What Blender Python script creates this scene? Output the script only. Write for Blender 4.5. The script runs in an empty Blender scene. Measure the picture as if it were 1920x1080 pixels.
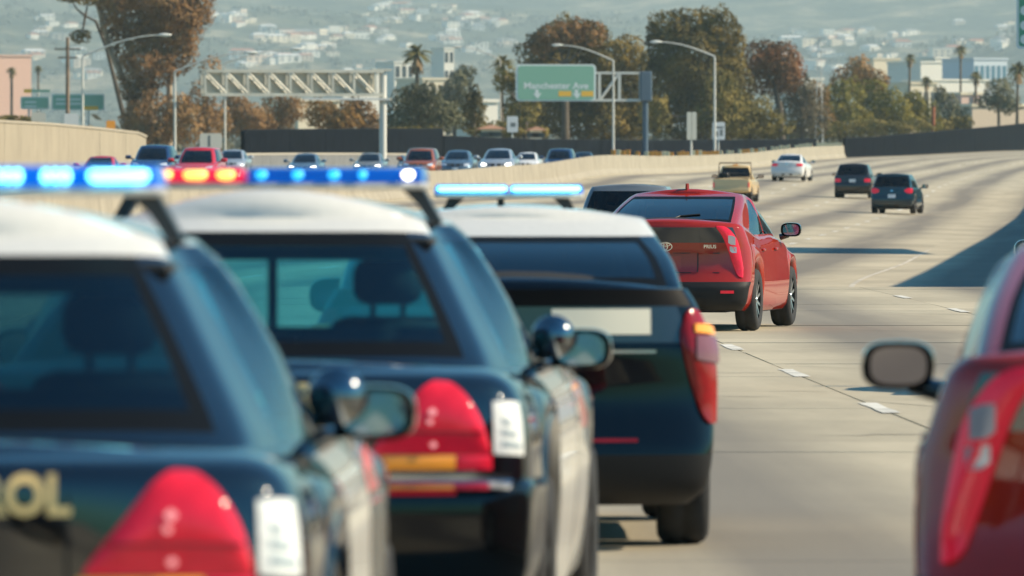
import bpy, math, random
import numpy as np
from mathutils import Vector, Matrix

# ------------------------------------------------------------------ camera, sky, sun, exposure
sc = bpy.context.scene
C = sc.collection
F = 16000.0          # focal length in photo pixels (1920 wide)
CAMZ = 1.63
YH = 300.0           # photo row of the horizon
cam_d = bpy.data.cameras.new('camera'); cam = bpy.data.objects.new('camera', cam_d); C.objects.link(cam)
cam.location = (0, 0, CAMZ)
cam.rotation_euler = (math.radians(90) - math.atan((540 - YH) / F), 0, 0)
cam_d.lens = 300.0; cam_d.sensor_width = 36.0
cam_d.clip_start = 0.5; cam_d.clip_end = 40000
cam_d.dof.use_dof = True; cam_d.dof.focus_distance = 92.0; cam_d.dof.aperture_fstop = 8.0
sc.camera = cam

SUN_EL, SUN_AZ = math.radians(35), math.radians(91)      # azimuth clockwise from +Y (view direction)
world = bpy.data.worlds.new('World'); sc.world = world; world.use_nodes = True
wn = world.node_tree; wn.nodes.clear()
sky = wn.nodes.new('ShaderNodeTexSky'); sky.sky_type = 'NISHITA'; sky.sun_disc = False
sky.sun_elevation = SUN_EL; sky.sun_rotation = SUN_AZ
sky.air_density = 1.3; sky.dust_density = 0.4; sky.ozone_density = 3.0
bg = wn.nodes.new('ShaderNodeBackground'); bg.inputs['Strength'].default_value = 0.082
wo = wn.nodes.new('ShaderNodeOutputWorld')
tint = wn.nodes.new('ShaderNodeMix'); tint.data_type = 'RGBA'; tint.blend_type = 'MULTIPLY'; tint.inputs[0].default_value = 1.0
tint.inputs[7].default_value = (.32, .86, 1.08, 1)      # clear, cool air
wn.links.new(sky.outputs[0], tint.inputs[6]); wn.links.new(tint.outputs[2], bg.inputs[0]); wn.links.new(bg.outputs[0], wo.inputs[0])
sun_d = bpy.data.lights.new('sun', 'SUN'); sun = bpy.data.objects.new('sun', sun_d); C.objects.link(sun)
sun_d.energy = 5.0; sun_d.angle = math.radians(0.53); sun_d.color = (1.0, 0.85, 0.63)
SUNV = Vector((math.cos(SUN_EL) * math.sin(SUN_AZ), math.cos(SUN_EL) * math.cos(SUN_AZ), math.sin(SUN_EL)))
sun.rotation_euler = SUNV.to_track_quat('Z', 'Y').to_euler(); sun.location = (60, 40, 80)
sc.view_settings.view_transform = 'Standard'; sc.view_settings.look = 'None'
sc.view_settings.exposure = 0.65; sc.view_settings.gamma = 1.0
sc.render.engine = 'CYCLES'
sc.cycles.max_bounces = 8; sc.cycles.transparent_max_bounces = 16; sc.cycles.volume_bounces = 0
sc.cycles.sample_clamp_indirect = 4.0; sc.cycles.sample_clamp_direct = 30.0
sc.cycles.use_denoising = True

rnd = random.Random(7)

def P(px, py, d):
    """photo pixel and distance -> world point"""
    return Vector(((px - 960) / F * d, d, CAMZ - (py - YH) / F * d))

# ------------------------------------------------------------------ materials
def lin(c):
    c = c / 255.0
    return c / 12.92 if c <= 0.04045 else ((c + 0.055) / 1.055) ** 2.4
def S(r, g, b): return (lin(r), lin(g), lin(b), 1.0)
MATS = {}
def mat(name, col, rough=0.6, metal=0.0, coat=0.0, spec=0.5, emit=None, estr=0.0, noise=0.0, nscale=3.0, bump=0.0, bscale=20.0, col2=None, coat_ior=1.5):
    if name in MATS: return MATS[name]
    m = bpy.data.materials.new(name); m.use_nodes = True; MATS[name] = m
    nt = m.node_tree; b = nt.nodes['Principled BSDF']
    col = tuple(col) + (1.0,) if len(col) == 3 else tuple(col)
    b.inputs['Base Color'].default_value = col
    b.inputs['Roughness'].default_value = rough; b.inputs['Metallic'].default_value = metal
    b.inputs['Specular IOR Level'].default_value = spec
    b.inputs['Coat Weight'].default_value = coat; b.inputs['Coat Roughness'].default_value = 0.03; b.inputs['Coat IOR'].default_value = coat_ior
    if emit:
        b.inputs['Emission Color'].default_value = tuple(emit)[:3] + (1.0,); b.inputs['Emission Strength'].default_value = estr
    if noise > 0 or col2 is not None or bump > 0:
        tc = nt.nodes.new('ShaderNodeTexCoord')
    if noise > 0 or col2 is not None:
        n = nt.nodes.new('ShaderNodeTexNoise'); n.inputs['Scale'].default_value = nscale; n.inputs['Detail'].default_value = 6
        n.inputs['Roughness'].default_value = 0.65
        nt.links.new(tc.outputs['Object'], n.inputs['Vector'])
        r = nt.nodes.new('ShaderNodeValToRGB')
        c2 = tuple(col2) + ((1.0,) if len(col2) == 3 else ()) if col2 is not None else tuple(min(1, v * (1 + noise)) for v in col[:3]) + (1.0,)
        c1 = col if col2 is not None else tuple(v * (1 - noise) for v in col[:3]) + (1.0,)
        r.color_ramp.elements[0].position = 0.35; r.color_ramp.elements[1].position = 0.66
        r.color_ramp.elements[0].color = c1; r.color_ramp.elements[1].color = c2
        nt.links.new(n.outputs['Fac'], r.inputs[0]); nt.links.new(r.outputs[0], b.inputs['Base Color'])
    if bump > 0:
        n2 = nt.nodes.new('ShaderNodeTexNoise'); n2.inputs['Scale'].default_value = bscale; n2.inputs['Detail'].default_value = 4
        nt.links.new(tc.outputs['Object'], n2.inputs['Vector'])
        bp = nt.nodes.new('ShaderNodeBump'); bp.inputs['Strength'].default_value = bump; bp.inputs['Distance'].default_value = 0.02
        nt.links.new(n2.outputs['Fac'], bp.inputs['Height']); nt.links.new(bp.outputs[0], b.inputs['Normal'])
    return m

def glass_mat(name, tint, ior=1.5, refl=(1, 1, 1)):
    if name in MATS: return MATS[name]
    m = bpy.data.materials.new(name); m.use_nodes = True; MATS[name] = m
    nt = m.node_tree; nt.nodes.clear()
    o = nt.nodes.new('ShaderNodeOutputMaterial'); t = nt.nodes.new('ShaderNodeBsdfTransparent'); g = nt.nodes.new('ShaderNodeBsdfGlossy')
    t.inputs[0].default_value = tuple(tint) + (1,); g.inputs['Color'].default_value = tuple(refl) + (1,); g.inputs['Roughness'].default_value = 0.02
    fr = nt.nodes.new('ShaderNodeFresnel'); fr.inputs[0].default_value = ior
    mx = nt.nodes.new('ShaderNodeMixShader')
    nt.links.new(fr.outputs[0], mx.inputs[0]); nt.links.new(t.outputs[0], mx.inputs[1]); nt.links.new(g.outputs[0], mx.inputs[2])
    nt.links.new(mx.outputs[0], o.inputs[0])
    return m

def leaf_mat(name, c1, c2, c3, scale=0.35):
    if name in MATS: return MATS[name]
    m = bpy.data.materials.new(name); m.use_nodes = True; MATS[name] = m
    nt = m.node_tree; b = nt.nodes['Principled BSDF']
    tc = nt.nodes.new('ShaderNodeTexCoord'); n = nt.nodes.new('ShaderNodeTexNoise')
    n.inputs['Scale'].default_value = scale * .6; n.inputs['Detail'].default_value = 5; n.inputs['Roughness'].default_value = 0.65
    r = nt.nodes.new('ShaderNodeValToRGB'); e = r.color_ramp.elements
    e[0].position = 0.33; e[0].color = tuple(c1) + (1,); e[1].position = 0.68; e[1].color = tuple(c3) + (1,)
    k = e.new(0.5); k.color = tuple(c2) + (1,)
    nt.links.new(tc.outputs['Object'], n.inputs['Vector']); nt.links.new(n.outputs['Fac'], r.inputs[0]); nt.links.new(r.outputs[0], b.inputs['Base Color'])
    b.inputs['Roughness'].default_value = 0.75; b.inputs['Specular IOR Level'].default_value = 0.2
    tr = nt.nodes.new('ShaderNodeBsdfTranslucent'); nt.links.new(r.outputs[0], tr.inputs[0]); mx = nt.nodes.new('ShaderNodeMixShader'); mx.inputs[0].default_value = .18
    nt.links.new(b.outputs[0], mx.inputs[1]); nt.links.new(tr.outputs[0], mx.inputs[2]); nt.links.new(mx.outputs[0], nt.nodes['Material Output'].inputs[0])
    return m

# ------------------------------------------------------------------ object helpers
def thing(name, label, cat, loc=(0, 0, 0), rotz=0.0, group=None):
    o = bpy.data.objects.new(name, None); C.objects.link(o); o.empty_display_size = 0.3
    o.location = loc; o.rotation_euler = (0, 0, rotz); o['label'] = label; o['category'] = cat
    if group: o['group'] = group
    return o
def tag(o, label, cat, group=None):
    o['label'] = label; o['category'] = cat
    if group: o['group'] = group
    return o
def mesh(name, V, Fc, smooth=False):
    me = bpy.data.meshes.new(name)
    me.from_pydata([tuple(map(float, v)) for v in V], [], [tuple(int(i) for i in f) for f in Fc])
    if smooth: me.polygons.foreach_set('use_smooth', [True] * len(me.polygons))
    me.update(); return me
def obj(name, me, m, parent=None, loc=None, rot=None):
    o = bpy.data.objects.new(name, me); C.objects.link(o)
    if m is not None and (not me.materials): me.materials.append(m)
    if parent: o.parent = parent
    if loc is not None: o.location = loc
    if rot is not None: o.rotation_euler = rot
    return o
def sharp(me, ang=40):
    """smooth shading with sharp edges above an angle"""
    me.polygons.foreach_set('use_smooth', [True] * len(me.polygons))
    me.set_sharp_from_angle(angle=math.radians(ang)); return me

class MB:
    """collects shapes into one mesh"""
    def __init__(s): s.V = []; s.F = []
    def add(s, V, Fc):
        n = len(s.V); s.V += [tuple(v) for v in V]; s.F += [tuple(i + n for i in f) for f in Fc]; return s
    def box(s, x0, x1, y0, y1, z0, z1):
        return s.add([(x0, y0, z0), (x1, y0, z0), (x1, y1, z0), (x0, y1, z0), (x0, y0, z1), (x1, y0, z1), (x1, y1, z1), (x0, y1, z1)],
                     [(0, 3, 2, 1), (4, 5, 6, 7), (0, 1, 5, 4), (1, 2, 6, 5), (2, 3, 7, 6), (3, 0, 4, 7)])
    def rbox(s, x0, x1, y0, y1, z0, z1, r=0.03):
        """box with chamfered edges"""
        cx, cy, cz = (x0 + x1) / 2, (y0 + y1) / 2, (z0 + z1) / 2
        hx, hy, hz = (x1 - x0) / 2, (y1 - y0) / 2, (z1 - z0) / 2
        r = min(r, hx * .9, hy * .9, hz * .9)
        V = []; Fc = []
        ring = lambda hx, hy, z, rr: [(cx + a, cy + b, z) for a, b in ((hx - rr, -hy), (hx, -hy + rr), (hx, hy - rr), (hx - rr, hy), (-hx + rr, hy), (-hx, hy - rr), (-hx, -hy + rr), (-hx + rr, -hy))]
        rings = [ring(hx - r, hy - r, cz - hz, r * .6), ring(hx - r * .3, hy - r * .3, cz - hz + r * .3, r), ring(hx, hy, cz - hz + r, r), ring(hx, hy, cz + hz - r, r), ring(hx - r * .3, hy - r * .3, cz + hz - r * .3, r), ring(hx - r, hy - r, cz + hz, r * .6)]
        for q in rings: V += q
        for j in range(5):
            for i in range(8):
                Fc.append((j * 8 + i, j * 8 + (i + 1) % 8, (j + 1) * 8 + (i + 1) % 8, (j + 1) * 8 + i))
        Fc.append(tuple(reversed(range(8)))); Fc.append(tuple(range(40, 48)))
        return s.add(V, Fc)
    def tube(s, pts, rad, n=8, cap=True):
        pts = [Vector(p) for p in pts]; R = rad if isinstance(rad, (list, tuple)) else [rad] * len(pts)
        V = []; Fc = []
        for i, p in enumerate(pts):
            t = (pts[min(i + 1, len(pts) - 1)] - pts[max(i - 1, 0)]).normalized()
            a = t.cross(Vector((0, 0, 1)));
            if a.length < 1e-3: a = Vector((1, 0, 0))
            a.normalize(); b = t.cross(a).normalized()
            for k in range(n):
                w = 2 * math.pi * k / n
                V.append(p + (a * math.cos(w) + b * math.sin(w)) * R[i])
        for i in range(len(pts) - 1):
            for k in range(n):
                Fc.append((i * n + k, i * n + (k + 1) % n, (i + 1) * n + (k + 1) % n, (i + 1) * n + k))
        if cap: Fc.append(tuple(range(n))); Fc.append(tuple(range((len(pts) - 1) * n, len(pts) * n)))
        return s.add(V, Fc)
    def ellipsoid(s, c, r, nu=16, nv=10):
        V = []; Fc = []
        for j in range(nv + 1):
            th = math.pi * j / nv
            for i in range(nu):
                ph = 2 * math.pi * i / nu
                V.append((c[0] + r[0] * math.sin(th) * math.cos(ph), c[1] + r[1] * math.sin(th) * math.sin(ph), c[2] + r[2] * math.cos(th)))
        for j in range(nv):
            for i in range(nu): Fc.append((j * nu + i, j * nu + (i + 1) % nu, (j + 1) * nu + (i + 1) % nu, (j + 1) * nu + i))
        return s.add(V, Fc)
    def prism(s, poly, y0, y1):
        """polygon in x,z extruded along y"""
        n = len(poly)
        V = [(x, y0, z) for x, z in poly] + [(x, y1, z) for x, z in poly]
        Fc = [tuple(range(n)), tuple(reversed(range(n, 2 * n)))] + [(i, n + i, n + (i + 1) % n, (i + 1) % n) for i in range(n)]
        return s.add(V, Fc)
    def build(s, name, m, parent=None, smooth=None, **k):
        me = mesh(name, s.V, s.F)
        if smooth: sharp(me, smooth)
        return obj(name, me, m, parent, **k)

def text_mesh(s, size, offset=0.0, align='CENTER'):
    cu = bpy.data.curves.new('lettering', 'FONT'); cu.body = s; cu.size = size; cu.align_x = align; cu.offset = offset
    cu.resolution_u = 3
    o = bpy.data.objects.new('lettering_tmp', cu)
    me = bpy.data.meshes.new_from_object(o); bpy.data.objects.remove(o); bpy.data.curves.remove(cu)
    return me

def pch(xs, ys, x):
    """monotone cubic interpolation of scalars"""
    xs = np.asarray(xs, float); ys = np.asarray(ys, float); x = np.clip(np.asarray(x, float), xs[0], xs[-1])
    h = np.diff(xs); dl = np.diff(ys) / h; m = np.zeros_like(ys)
    m[0] = dl[0]; m[-1] = dl[-1]
    for i in range(1, len(xs) - 1):
        if dl[i - 1] * dl[i] > 0:
            w1 = 2 * h[i] + h[i - 1]; w2 = h[i] + 2 * h[i - 1]
            m[i] = (w1 + w2) / (w1 / dl[i - 1] + w2 / dl[i])
    i = np.clip(np.searchsorted(xs, x) - 1, 0, len(xs) - 2); t = (x - xs[i]) / h[i]
    return ((1 + 2 * t) * (1 - t) ** 2 * ys[i] + t * (1 - t) ** 2 * h[i] * m[i] + t * t * (3 - 2 * t) * ys[i + 1] + t * t * (t - 1) * h[i] * m[i + 1])

def refine(A, n):
    """monotone cubic refinement of A (N,...,c) along axis 0 by integer factor"""
    if n <= 1: return A
    N = A.shape[0]; d = np.diff(A, axis=0); m = np.zeros_like(A); m[0] = d[0]; m[-1] = d[-1]
    a, b = d[:-1], d[1:]
    with np.errstate(divide='ignore', invalid='ignore'):
        hm = np.where(a * b > 0, 2 * a * b / (a + b), 0.0)
    m[1:-1] = np.nan_to_num(hm)
    out = []
    for i in range(N - 1):
        for k in range(n):
            t = k / n
            out.append((1 + 2 * t) * (1 - t) ** 2 * A[i] + t * (1 - t) ** 2 * m[i] + t * t * (3 - 2 * t) * A[i + 1] + t * t * (t - 1) * m[i + 1])
    out.append(A[-1]); return np.array(out)

# ------------------------------------------------------------------ road geometry functions
L2D = [0, 115, 123, 132, 179, 294, 400, 520, 600, 700, 850, 1100, 1400]
L2X = [7.6, 5.1, 5.0, 5.25, 8.3, 15.6, 22.6, 31.2, 37.0, 46.5, 61.5, 88.0, 122.0]
RZD = [0, 36, 88, 123, 127, 132, 138, 200, 300, 348, 380, 410, 457, 520, 620, 700, 850, 1100, 1400]
RZ = [0, -.05, -.15, -.20, -.33, -.37, -.40, -.55, -.72, -.72, -.56, -.42, .10, .45, .95, 1.65, 2.1, 2.87, 3.2]
CZD = [0, 123, 150, 250, 330, 410, 457, 520, 620, 700, 1400]
CZ = [0, 0, 0, .6, .85, .8, .7, .36, .1, 0, 0]
TW = 22.0           # width from the median barrier to the right edge line
def l2(d): return float(pch(L2D, L2X, d))
def rz(d, X):
    t = min(max(X - (l2(d) - TW), 0), TW + 12)
    return float(pch(RZD, RZ, d)) + float(pch(CZD, CZ, d)) * (1 - min(t, TW) / TW)
OPD = [200, 300, 400, 500, 600, 700, 800, 1100, 1400]; OPZ = [.5, .55, .6, .7, .85, 1.45, 1.9, 2.7, 3.0]
def oz(d): return float(pch(OPD, OPZ, d))

# ------------------------------------------------------------------ shared materials
M_black = mat('black_plastic', (.008, .008, .009), .5, spec=.3)
M_rubber = mat('tyre_rubber', (.018, .018, .019), .85, noise=.3, nscale=8)
M_int = mat('dark_interior', (.016, .018, .020), .8)
M_rim = mat('alloy_rim', (.55, .56, .58), .28, metal=.9)
M_steel = mat('black_steel_rim', (.03, .03, .032), .45, metal=.5)
M_chrome = mat('chrome_trim', (.75, .76, .78), .12, metal=1.0)
M_mirror = mat('mirror_glass', (.34, .32, .35), .03, metal=1.0)
M_plate = mat('white_plate', (.78, .78, .76), .5)
M_redlens = mat('red_lens', (.60, .015, .035), .10, coat=1.0, spec=0.0, noise=.15, nscale=14, emit=(.60, .010, .030), estr=.22)  # faint glow added for the look of sun through the lens
M_amber = mat('amber_lens', (.90, .34, .03), .15, coat=.6, emit=(.8, .25, .02), estr=.15)  # slight glow stands in for sunlight on the amber
M_clear = mat('clear_lens', (.42, .42, .47), .12, coat=1.0, metal=.3)
M_headl = mat('headlight_lens', (.75, .78, .8), .1, coat=1.0, metal=.4)
M_seal = mat('window_seal_rubber', (.006, .007, .008), .5, spec=.06)
M_glass = glass_mat('tinted_window_glass', (.16, .34, .36))
M_glass_dark = glass_mat('dark_window_glass', (.05, .09, .11), ior=1.55)
M_glass_teal = glass_mat('teal_window_glass', (.28, .72, .80))

def paint(name, col, metal=0.0, rough=.32, coat=1.0, ior=1.62):
    return mat(name, col, rough, metal=metal, coat=coat, spec=0.0, noise=.04, nscale=40, coat_ior=ior)

# ------------------------------------------------------------------ cars
# body level: (z rear, z side, z front, y rear, y front, half width rear, mid, front, rear bow, front bow); y runs forward from the rear bumper
SPEC = {}
SPEC['cruiser'] = dict(L=5.39, ax=(1.36, 4.27), R=.345, rc=.10, top=9,
  body=[(.26, .20, .22, .14, 5.22, .86, .90, .84, .10, .25), (.34, .26, .30, .04, 5.33, .93, .945, .90, .11, .28), (.48, .40, .44, .00, 5.38, .965, .965, .93, .12, .30),
        (.62, .55, .56, .00, 5.38, .97, .98, .93, .12, .30), (.675, .62, .61, .015, 5.35, .97, .985, .93, .12, .30), (.695, .66, .65, .07, 5.32, .955, .985, .92, .12, .30),
        (.80, .78, .72, .066, 5.28, .95, .985, .90, .12, .30), (.92, .89, .80, .064, 5.22, .93, .965, .88, .13, .28), (.98, .94, .865, .066, 5.12, .90, .935, .86, .14, .28), (1.012, .972, .88, .092, 5.06, .86, .90, .83, .155, .27), (1.03, .995, .89, .19, 4.98, .81, .855, .79, .16, .25)],
  cab=[(1.0, .96, .93, 1.12, 4.10, .75, .865, .78, .22, .30), (1.045, 1.00, 1.0, 1.20, 3.98, .74, .85, .77, .22, .30), (1.24, 1.19, 1.19, 1.58, 3.55, .63, .775, .70, .20, .25),
       (1.435, 1.40, 1.43, 1.98, 3.10, .505, .655, .60, .14, .18), (1.48, 1.45, 1.465, 2.10, 2.98, .475, .60, .55, .12, .15)], crown=.095, hoodcrown=.03,
  pil=((1.85, 2.32), (2.72, 2.72), (2.80, 2.80), (3.50, 2.78)), seats=2.55, mirror=(.86, 3.52, .96))
SPEC['fastback'] = dict(L=4.54, ax=(.87, 3.57), R=.325, rc=.09, top=7,
  body=[(.22, .20, .18, .12, 4.40, .76, .82, .72, .12, .30), (.30, .26, .26, .03, 4.50, .82, .855, .80, .14, .34), (.45, .38, .40, .00, 4.54, .85, .87, .84, .16, .38),
        (.52, .50, .50, .03, 4.53, .865, .88, .85, .17, .40), (.66, .63, .60, .08, 4.47, .87, .875, .85, .18, .40), (.84, .78, .68, .085, 4.35, .855, .86, .83, .19, .42),
        (.925, .88, .76, .07, 4.20, .83, .845, .79, .19, .42), (1.085, .95, .83, .05, 4.00, .775, .82, .74, .18, .40), (1.125, .985, .87, .07, 3.85, .735, .79, .70, .17, .36)],
  cab=[(1.09, .95, .90, .10, 3.75, .70, .80, .70, .16, .50), (1.13, 1.0, .95, .20, 3.62, .69, .785, .69, .16, .50), (1.28, 1.18, 1.18, .75, 3.15, .65, .725, .63, .16, .38),
       (1.40, 1.36, 1.385, 1.35, 2.65, .58, .64, .55, .14, .25), (1.43, 1.405, 1.42, 1.52, 2.50, .54, .60, .51, .12, .20)], crown=.05, hoodcrown=.05,
  pil=((.95, 1.72), (1.78, 1.88), (1.86, 1.95), (2.85, 2.24)), seats=2.0, mirror=(.88, 2.78, .98))
SPEC['hatch'] = dict(L=4.46, ax=(.90, 3.60), R=.325, rc=.09, top=7,
  body=[(.20, .20, .18, .12, 4.35, .76, .82, .72, .10, .30), (.28, .26, .26, .03, 4.42, .84, .855, .80, .10, .34), (.42, .38, .40, .00, 4.46, .865, .87, .84, .11, .38),
        (.52, .50, .50, .02, 4.45, .872, .875, .85, .12, .40), (.66, .63, .60, .05, 4.40, .872, .875, .85, .13, .40), (.87, .80, .68, .045, 4.28, .86, .865, .83, .14, .42),
        (.90, .88, .76, .048, 4.15, .85, .85, .79, .14, .42), (1.055, .97, .84, .055, 3.95, .80, .825, .74, .14, .40), (1.13, 1.0, .88, .05, 3.82, .755, .80, .70, .14, .36)],
  cab=[(1.10, .97, .92, .10, 3.72, .73, .81, .70, .14, .50), (1.145, 1.02, .97, .16, 3.60, .72, .795, .69, .14, .50), (1.26, 1.20, 1.20, .45, 3.12, .68, .735, .63, .14, .38),
       (1.35, 1.35, 1.40, .80, 2.62, .61, .655, .55, .13, .25), (1.43, 1.42, 1.44, 1.05, 2.48, .565, .615, .51, .12, .20)], crown=.05, hoodcrown=.05,
  pil=((.85, 1.25), (1.70, 1.80), (1.78, 1.88), (2.80, 2.20)), seats=2.0, mirror=(.66, 2.72, 1.0))
SPEC['sedan'] = dict(L=4.80, ax=(.98, 3.76), R=.33, rc=.09, top=6,
  body=[(.24, .20, .20, .12, 4.66, .76, .83, .74, .12, .30), (.34, .28, .30, .02, 4.77, .84, .88, .83, .14, .33), (.50, .42, .42, 0, 4.80, .88, .895, .86, .15, .36), (.65, .58, .55, .03, 4.78, .89, .905, .865, .16, .36),
        (.80, .74, .66, .06, 4.70, .87, .90, .85, .16, .36), (.96, .87, .76, .07, 4.55, .83, .87, .80, .16, .36), (1.04, .93, .82, .10, 4.40, .78, .84, .75, .15, .33), (1.06, .955, .84, .16, 4.30, .74, .81, .71, .14, .30)],
  cab=[(1.03, .92, .90, .62, 3.80, .68, .80, .70, .20, .42), (1.07, .97, .95, .70, 3.66, .67, .785, .69, .20, .42), (1.24, 1.16, 1.17, 1.10, 3.20, .62, .71, .63, .18, .33), (1.39, 1.35, 1.37, 1.60, 2.65, .55, .61, .54, .13, .22), (1.42, 1.39, 1.40, 1.72, 2.50, .51, .57, .50, .12, .18)], crown=.045, hoodcrown=.04,
  pil=((1.25, 1.98), (2.10, 2.10), (2.18, 2.18), (3.08, 2.26)), seats=2.1, mirror=(.90, 2.95, .98))
SPEC['suv'] = dict(L=4.52, ax=(.90, 3.52), R=.345, rc=.09, top=5,
  body=[(.30, .24, .26, .10, 4.40, .76, .83, .75, .10, .25), (.40, .34, .36, .02, 4.50, .84, .88, .84, .12, .30), (.60, .50, .50, 0, 4.52, .87, .90, .86, .12, .32), (.75, .70, .65, .04, 4.50, .88, .905, .86, .12, .32),
        (.95, .88, .82, .06, 4.40, .87, .89, .83, .12, .30), (1.06, 1.02, .93, .08, 4.20, .84, .87, .79, .12, .30), (1.09, 1.05, .97, .14, 4.05, .80, .84, .75, .12, .25)],
  cab=[(1.05, 1.0, .97, .12, 3.70, .78, .84, .72, .12, .35), (1.10, 1.07, 1.02, .15, 3.55, .775, .83, .71, .12, .35), (1.30, 1.30, 1.27, .27, 3.20, .73, .77, .66, .12, .30), (1.53, 1.53, 1.50, .45, 2.75, .65, .68, .58, .10, .22), (1.60, 1.60, 1.58, .50, 2.60, .61, .64, .54, .10, .20)], crown=.05, hoodcrown=.04,
  pil=((.55, .80), (1.75, 1.75), (1.83, 1.83), (3.02, 2.38)), seats=1.9, mirror=(.90, 2.85, 1.06))
SPEC['pickup'] = dict(L=4.60, ax=(1.0, 3.70), R=.33, rc=.06, top=5,
  body=[(.42, .30, .30, .12, 4.50, .70, .76, .72, .04, .20), (.48, .36, .36, 0, 4.58, .80, .82, .80, .05, .22), (.58, .50, .48, 0, 4.60, .81, .83, .82, .05, .25), (.62, .60, .58, .03, 4.58, .81, .835, .82, .04, .25),
        (.90, .85, .80, .05, 4.50, .81, .83, .80, .04, .25), (1.0, .97, .90, .06, 4.40, .80, .81, .77, .04, .25), (1.02, .99, .93, .10, 4.30, .77, .78, .74, .04, .22)],
  cab=[(.95, .95, .93, 1.90, 3.75, .72, .78, .70, .08, .30), (1.10, 1.03, 1.0, 1.93, 3.60, .70, .76, .68, .08, .30), (1.30, 1.28, 1.27, 1.98, 3.25, .66, .70, .62, .08, .25), (1.50, 1.50, 1.50, 2.05, 2.90, .60, .63, .56, .07, .20), (1.57, 1.56, 1.56, 2.10, 2.80, .57, .60, .53, .06, .16)], crown=.05, hoodcrown=.03,
  pil=((2.25, 2.30), (2.42, 2.42), (2.48, 2.48), (3.12, 2.58)), seats=2.3, mirror=(.84, 3.0, 1.06))

KB = 30; KC = 20
def body_ring(sp, lev):
    zr, zs, zf, yr, yf, wr, ws, wf, br, bf = lev; rc = sp['rc']; a0, a1 = sp['ax']; ra = sp['R'] * 1.13
    pts = [(0, yr), (.36 * wr, yr + br * .10), (.70 * wr, yr + br * .42), (wr - rc, yr + br * .80), (wr - rc * .28, yr + br + rc * .25), (wr, yr + br + rc)]
    off = (-1, -.87, -.5, 0, .5, .87, 1)
    ys = [a0 + ra * k for k in off]
    g0, g1 = a0 + ra, a1 - ra
    ys += [g0 + (g1 - g0) * f for f in (.03, .48, .52, .97)] + [a1 + ra * k for k in off]
    yA, yB = yr + br + rc, yf - bf - rc
    for y in ys:
        y = min(max(y, yA + .005), yB - .005)
        pts.append((float(pch([yA, a0 + .2, (a0 + a1) / 2, a1 - .1, yB], [wr, (wr * .3 + ws * .7), ws, (wf * .25 + ws * .75), wf], y)), y))
    pts += [(wf, yB), (wf - rc * .28, yf - bf - rc * .25), (wf - rc, yf - bf * .8), (.70 * wf, yf - bf * .42), (.36 * wf, yf - bf * .10), (0, yf)]
    out = []
    for x, y in pts:
        z = float(pch([-1, yr + .15, a0 + .5, a1 - .9, yf - .3, yf + 1], [zr, zr, zs, zs, zf + (zs - zf) * .15, zf], y))
        out.append((x, y, z))
    return np.array(out)
def arch_remap(sp, G):
    """lift the lower rows over the wheels"""
    ra = sp['R'] * 1.13; top = sp['top'] - 1
    for k in range(6, 24):
        for a in sp['ax']:
            dy = abs(G[0, k, 1] - a)
            if dy < ra * .999:
                ar = sp['R'] + math.sqrt(ra * ra - dy * dy)
                z0, z1 = G[0, k, 2], G[top, k, 2]; ar = min(max(ar, z0), z1 - .03)
                for l in range(top): G[l, k, 2] = ar + (G[l, k, 2] - z0) * (z1 - ar) / (z1 - z0)
    return G
def cab_ring(sp, lev, f):
    zr, zs, zf, yr, yf, wr, ws, wf, br, bf = lev; rc = .08
    pts = [(0, yr), (.36 * wr, yr + br * .10), (.70 * wr, yr + br * .42), (wr - rc * .6, yr + br * .85), (wr + rc * .1, yr + br + rc * .35)]
    pil = [a + (b - a) * f for a, b in sp['pil']]
    y5, y14 = yr + br + rc * 1.2, yf - bf - rc
    ys = [y5, pil[0], pil[0] + (pil[1] - pil[0]) / 3, pil[0] + (pil[1] - pil[0]) * 2 / 3, pil[1], pil[2], pil[2] + (pil[3] - pil[2]) / 3, pil[2] + (pil[3] - pil[2]) * 2 / 3, pil[3], y14]
    for y in ys:
        pts.append((float(pch([y5, y5 + .25, (y5 + y14) / 2, y14 - .25, y14], [wr + rc * .35, wr * .45 + ws * .55, ws, wf * .35 + ws * .65, wf + .01], y)), y))
    pts += [(wf - .015, yf - bf * .93), (wf - rc, yf - bf * .78), (.70 * wf, yf - bf * .42), (.36 * wf, yf - bf * .10), (0, yf)]
    out = []
    for x, y in pts:
        out.append((x, y, float(pch([-1, yr + .05, yr + br + .35, yf - bf - .35, yf - .05, yf + 1], [zr, zr, zs, zs, zf, zf], y))))
    return np.array(out)

class Weld:
    def __init__(s): s.V = []; s.F = []; s.ix = {}
    def v(s, p):
        k = (round(p[0] * 5e3), round(p[1] * 5e3), round(p[2] * 5e3))
        if k not in s.ix: s.ix[k] = len(s.V); s.V.append(tuple(p))
        return s.ix[k]
    def quad(s, a, b, c, d):
        q = []
        for p in (a, b, c, d):
            i = s.v(p)
            if i not in q: q.append(i)
        if len(q) > 2: s.F.append(tuple(q))

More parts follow.
